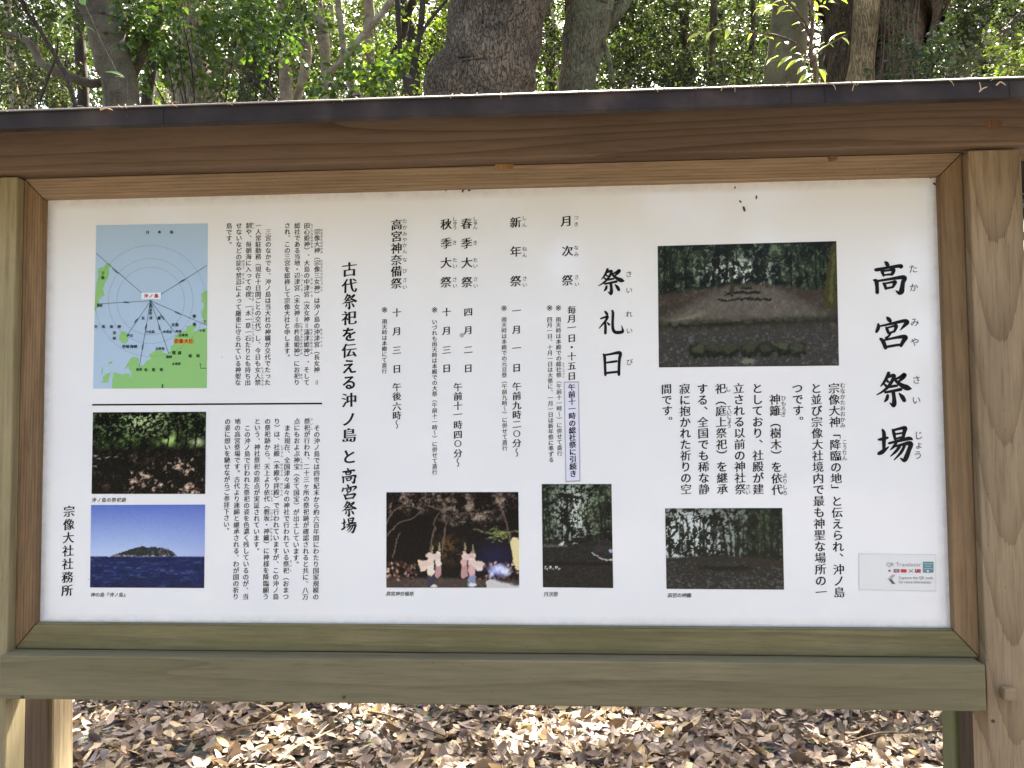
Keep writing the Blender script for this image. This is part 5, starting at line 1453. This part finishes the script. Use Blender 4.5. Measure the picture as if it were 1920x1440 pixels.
shrub('evergreen_shrub', 'dull olive bush far left above the roof', 62, 150, 80, 46, 7.0, 1300, .06, OLIV, 107)
shrub('evergreen_shrub', 'dark leafy bush at the top left corner', 70, 30, 90, 56, 7.4, 1500, .065, MIDG, 108)
shrub('evergreen_shrub', 'small green bush between the fissured trunk and the crooked stem', 440, 168, 54, 30, 6.6, 520, .06, MIDG, 109)
shrub('evergreen_shrub', 'green bush behind the pale paired trunks', 585, 120, 62, 64, 10, 1300, .08, MIDG, 110)
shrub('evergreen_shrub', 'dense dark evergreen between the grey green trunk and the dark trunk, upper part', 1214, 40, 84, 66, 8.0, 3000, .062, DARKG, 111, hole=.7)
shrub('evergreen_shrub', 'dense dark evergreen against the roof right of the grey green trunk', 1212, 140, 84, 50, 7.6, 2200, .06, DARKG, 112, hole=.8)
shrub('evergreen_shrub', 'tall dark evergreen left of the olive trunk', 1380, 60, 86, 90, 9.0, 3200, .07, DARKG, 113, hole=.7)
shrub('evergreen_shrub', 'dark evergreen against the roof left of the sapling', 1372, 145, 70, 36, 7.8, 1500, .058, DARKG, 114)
shrub('evergreen_shrub', 'dark bluish bush in front of the right side of the broad trunk', 1748, 112, 52, 40, 5.0, 700, .062, [(.04, .062, .034), (.05, .075, .04), (.035, .05, .03), (.06, .085, .05)], 115, aspect=.42)
shrub('evergreen_shrub', 'dark green bush right of the broad trunk at the top of the photo', 1756, 30, 50, 44, 8.5, 1200, .07, DARKG, 116)
shrub('evergreen_shrub', 'dark green bush at the top right corner', 1880, 30, 70, 56, 8.2, 1800, .065, DARKG, 117)
shrub('leafy_shrub', 'yellow green bush at the right edge above the roof', 1890, 104, 42, 36, 6.0, 620, .055, YELG, 118)
shrub('evergreen_shrub', 'olive bush against the roof below the yellow green one, far right', 1850, 142, 70, 22, 5.6, 620, .055, OLIV, 119)
shrub('evergreen_shrub', 'green bush in the bright gap right of the massive trunk', 1030, 130, 30, 50, 9.6, 500, .07, MIDG, 120)
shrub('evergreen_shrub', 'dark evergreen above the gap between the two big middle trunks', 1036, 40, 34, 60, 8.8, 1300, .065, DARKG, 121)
shrub('evergreen_shrub', 'dim green bush behind the right post', 2010, 300, 90, 160, 3.4, 1400, .06, DARKG, 122)
shrub('evergreen_shrub', 'dark green bush left of the leaning trunk at mid height', 120, 95, 50, 40, 9.2, 900, .075, MIDG, 123)

# -- farther trees of the wood: each its own trunk and crown
far_spec = []
gf = np.random.default_rng(77)
desc = ['far tree with pale sunlit leaves', 'far tree with mid green leaves', 'far tree with dull olive leaves', 'far tree with dark leaves']
where = [(-60, 'beyond the far left end of the roof'), (40, 'behind the thin black stem'), (110, 'behind the olive bush'), (210, 'behind the leaning trunk'), (300, 'behind the bright bush beside the leaning trunk'), (400, 'behind the fissured trunk'),
         (465, 'behind the crooked black stem'), (550, 'behind the pale paired trunks'), (620, 'behind the crooked pale branch'), (690, 'behind the straight grey trunk'), (770, 'behind the forked sapling'), (830, 'left of the massive trunk'),
         (1040, 'in the gap between the two big middle trunks'), (1170, 'behind the grey green trunk'), (1270, 'behind the dark evergreens'), (1360, 'behind the slim grey trunk'), (1440, 'behind the olive trunk'), (1560, 'between the olive trunk and the broad trunk'),
         (1730, 'right of the broad trunk'), (1800, 'behind the right hand grey trunk'), (1880, 'behind the yellow green bush on the right'), (1980, 'beyond the right end of the roof')]
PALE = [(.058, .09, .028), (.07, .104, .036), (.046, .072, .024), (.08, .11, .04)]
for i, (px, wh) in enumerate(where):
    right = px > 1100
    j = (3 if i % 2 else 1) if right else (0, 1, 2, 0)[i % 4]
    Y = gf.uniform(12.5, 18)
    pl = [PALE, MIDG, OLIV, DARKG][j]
    nd = 1.9 if right else 1.35
    c1 = ('px', px + gf.normal(0, 8), 40 + gf.normal(0, 18), 78, 70, Y, int(1500 * nd), .12, pl)
    c2 = ('px', px + 40 + gf.normal(0, 10), 150 + gf.normal(0, 12), 60, 48, Y + 1, int(900 * nd), .12, pl)
    tree('broadleaf_tree', desc[j] + ' ' + wh, 'tree', [(px, 190, 22 + gf.uniform(0, 14)), (px + gf.normal(0, 8), 100, 20), (px + gf.normal(0, 14), 0, 17)], Y, (BK_P, BK_A, BK_D, BK_B)[i % 4], [c1, c2], up=2, seed=200 + i, nl=8, sides=10, pal=pl, group='far trees of the wood', start=.3)

# -- the wood farther off, one mass of leaves
def far_wood():
    g = np.random.default_rng(808); LV = []; LF = []; LC = []; k = 0
    for i in range(46):
        px = -150 + i * 49 + g.normal(0, 14); Y = g.uniform(21, 27); py = g.choice([20, 90, 150, 190]) + g.normal(0, 14)
        c = at(px, py, Y); s = np.linalg.norm(c - CAM) / F_PX
        if px < 1050 and g.random() < .12: continue
        v, f, cc, _ = sprays(1250, c, (62 * s, 60 * s, 44 * s), .17, 900 + i, [MIDG, DARKG, OLIV][i % 3])
        LV.append(v); LF.append(f + k); LC.append(cc); k += len(v)
    o = mesh_obj('distant_wood', np.vstack(LV), np.vstack(LF), LEAF, base=(1, 24, 5), cols=np.vstack(LC))
    tag(o, 'leafy wood far behind the trees, seen through their gaps', 'wood', kind='stuff')
far_wood()

# -- trees round the clearing behind the viewer (they shade and mirror in the board)
for i, (x, y, h, r_) in enumerate([(-5.5, -6.5, 4.2, 2.4), (-2.0, -9.5, 3.6, 2.4), (1.9, -8.2, 3.2, 1.5), (8.4, -8.6, 3.8, 2.2), (9.5, -5.0, 4.2, 2.4), (-7.5, -1.5, 4.5, 2.2), (9.2, -1.0, 4.6, 2.2), (1.6, -13.5, 4.5, 2.0), (-.8, -13, 4.6, 2.6), (-4.0, -12.5, 4.6, 2.6), (6.6, -12.5, 4.8, 2.0), (10.5, -11.5, 4.8, 2.6), (4.2, -17, 5.0, 2.2), (-9, -9, 4.8, 2.6)]):
    z0 = float(gz(x, y))
    t = thing('broadleaf_tree', 'broadleaf tree standing round the clearing outside the picture', 'tree', (x, y, z0), 'trees round the clearing')
    P = smooth_path([(x, y, z0 - .1), (x + .1, y, z0 + 2), (x - .1, y + .1, z0 + 4), (x, y, z0 + h + 1.5)], 16)
    parts = [tube(P, np.linspace(.17, .06, 16), 12, .05, i)]
    v, f, c, roots = sprays(4600, (x, y, z0 + h), (r_, r_, h * .78), .13, 300 + i, MIDG, hole=.6)
    parts += limbs(P, np.linspace(.17, .06, 16), roots, 14, i, .2)
    V, F = join(parts); mesh_obj('trunk', V, F, BK_A, t, smooth=True); mesh_obj('crown', v, f, LEAF, t, cols=c)

# -- the sunlit sapling behind the roof, right of centre, and the young plant on the left
def big_leaf(base, tip, wd, fold, seed):
    """one near leaf: 8 x 3 grid, folded on the midrib, drooping"""
    b = np.array(base); t = np.array(tip); ax = t - b; L = np.linalg.norm(ax); ax /= L
    g = np.random.default_rng(seed)
    up = np.array([g.normal(0, .35), -.55 + g.normal(0, .3), .8]); s = np.cross(ax, up); s /= np.linalg.norm(s); n = np.cross(s, ax)
    V = []; rows = 8
    for i in range(rows + 1):
        u = i / rows; pr = (math.sin(math.pi * min(1, u ** .8 * .98 + .01)) ** .9) * (1 - .25 * u)
        mid = b + ax * L * u - n * L * .10 * (u * u) + n * L * .06 * math.sin(u * 3)
        for sg in (-1, 0, 1): V.append(mid + s * sg * wd * L * .5 * pr + n * abs(sg) * wd * L * fold * pr)
    F = []
    for i in range(rows):
        for j in range(2): a = i * 3 + j; F.append((a, a + 1, a + 4, a + 3))
    return np.array(V), np.array(F)
def plant(name, label, stems, leaves, bk, pal, Y0, seed, rsc=1.):
    P0, _ = px_path([stems[0][0][0]], stems[0][1])
    base = np.array([P0[0][0], P0[0][1], float(gz(P0[0][0], P0[0][1]))])
    t = thing(name, label, 'sapling', tuple(base))
    parts = []
    for k, (c, Y) in enumerate(stems):
        P, r = px_path(c, Y)
        if k == 0:
            P = np.vstack([base - [0, 0, .05], (base + P[0]) / 2 + [.01, .01, 0], P]); r = np.concatenate([[r[0] * 1.4, r[0] * 1.15], r])
        s = smooth_path(np.column_stack([P, r]), 8 * len(P)); parts.append(tube(s[:, :3], np.clip(s[:, 3], .0008, None), 8, .12, seed + k))
    V, F = join(parts); mesh_obj('stem', V, F, bk, t, smooth=True)
    g = np.random.default_rng(seed); LV = []; LC = []
    for i, (x0, y0, x1, y1, wd, Y) in enumerate(leaves):
        a = at(x0, y0, Y); b = at(x1, y1, Y + g.normal(0, .02))
        v, f = big_leaf(a, b, wd, .16, seed + i); LV.append((v, f)); LC.append(np.repeat((np.array(pal[g.integers(0, len(pal))]) * g.uniform(.85, 1.15))[None], len(v), 0))
    V, F = join(LV); mesh_obj('foliage', V, F, LEAF, t, cols=np.vstack(LC), smooth=True)
YJ = 2.0
lv = []
gs = np.random.default_rng(9)
def twig_leaves(a, b, n, l, up=1):
    for i in range(n):
        u = (i + .6) / n; x = a[0] + (b[0] - a[0]) * u; y = a[1] + (b[1] - a[1]) * u
        an = math.atan2(b[1] - a[1], b[0] - a[0]) + (.75 if i % 2 else -.75) + gs.normal(0, .25)
        ll = l * gs.uniform(.75, 1.2); lv.append((x, y, x + ll * math.cos(an), y + ll * math.sin(an) * .8 + ll * .28, gs.uniform(.34, .46), YJ + gs.normal(0, .03)))
lv += [(1522, 138, 1496, 156, .42, YJ), (1536, 132, 1549, 154, .5, YJ), (1535, 130, 1552, 140, .45, YJ), (1513, 125, 1494, 138, .5, YJ), (1496, 112, 1472, 130, .38, YJ), (1484, 106, 1457, 124, .38, YJ), (1460, 105, 1435, 120, .4, YJ),
       (1508, 112, 1488, 114, .4, YJ), (1555, 78, 1584, 57, .3, YJ), (1532, 100, 1560, 78, .24, YJ), (1520, 20, 1534, 42, .5, YJ), (1524, 2, 1534, 20, .5, YJ), (1492, 12, 1478, 2, .5, YJ), (1445, 10, 1422, 26, .42, YJ), (1440, 6, 1428, 12, .45, YJ), (1312, 62, 1289, 74, .4, YJ), (1318, 56, 1305, 68, .4, YJ), (1404, 44, 1388, 56, .34, YJ)]
twig_leaves((1512, 100), (1500, 104), 2, 16); twig_leaves((1500, 90), (1378, 52), 9, 13); twig_leaves((1378, 52), (1292, 66), 5, 17); twig_leaves((1530, 88), (1582, 68), 4, 18); twig_leaves((1521, 60), (1498, 40), 3, 16)
twig_leaves((1492, 25), (1460, -8), 6, 22); twig_leaves((1520, 40), (1545, -6), 6, 20); twig_leaves((1480, 10), (1420, 15), 5, 20); twig_leaves((1480, 0), (1500, -20), 4, 24); twig_leaves((1540, 10), (1580, -8), 5, 18)
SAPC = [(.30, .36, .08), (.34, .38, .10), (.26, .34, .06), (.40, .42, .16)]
plant('sapling', 'slender sapling with sunlit yellow green leaves rising just behind the roof', [([(1530, 158, 9), (1523, 118, 8), (1520, 90, 8), (1523, 50, 6), (1523, 10, 6), (1524, -30, 5)], YJ),
      ([(1520, 72, 6), (1508, 40, 5), (1486, 12, 5), (1466, -10, 4)], YJ), ([(1512, 100, 3), (1486, 78, 4), (1452, 66, 4), (1420, 62, 3), (1392, 54, 3), (1350, 50, 2), (1300, 62, 2), (1284, 72, 2.1)], YJ),
      ([(1524, 108, 2.5), (1542, 92, 2.2), (1560, 80, 2), (1586, 66, 2.1)], YJ), ([(1516, 100, 2), (1500, 108, 2), (1470, 112, 1.8), (1440, 116, 1.2)], YJ), ([(1520, 68, 2), (1502, 44, 2.1), (1496, 34, 1)], YJ)],
      lv, TWIG, SAPC, YJ, 40)
plant('young_plant', 'young plant holding a large round green leaf in front of the leaning trunk', [([(240, 196, 2.0), (226, 150, 1.8), (196, 90, 1.8), (168, 28, 1.8), (160, 10, 1.6)], 2.1), ([(168, 27, 1.8), (150, 25, 1.6), (134, 28, 1.4)], 2.1), ([(222, 168, 1.4), (226, 145, 1.3)], 2.1)],
      [(138, 28, 107, 52, .72, 2.1), (232, 143, 195, 132, .3, 2.1), (160, 10, 150, -8, .5, 2.1), (178, 60, 160, 48, .3, 2.1), (234, 146, 214, 143, .3, 2.1)], BK_A, [(.10, .19, .05), (.13, .2, .08), (.11, .16, .10)], 1.5, 60)

# -- unseen leaf backdrop added behind the viewer: darkens the panel's reflection except at its gaps
def mirror_backdrop():
    g = np.random.default_rng(515); LV = []; LF = []; LC = []; k = 0
    for i in range(84):
        x = -17 + (i % 28) * 1.32 + g.normal(0, .3); row = i // 28; y = -15 - g.uniform(0, 4)
        c = (x, y, float(gz(x, y)) + (.9, 2.9, 4.9)[row] + g.normal(0, .25))
        v, f, cc, _ = sprays(1500, c, (1.25, 1.2, 1.25), .2, 1500 + i, [MIDG, DARKG, OLIV][i % 3], hole=.9)
        LV.append(v); LF.append(f + k); LC.append(cc); k += len(v)
    o = mesh_obj('distant_wood', np.vstack(LV), np.vstack(LF), LEAF, base=(1, -17, 0), cols=np.vstack(LC))
    tag(o, 'added leaf mass outside the picture behind the viewer, darkening the panel reflection', 'wood', kind='stuff')
mirror_backdrop()
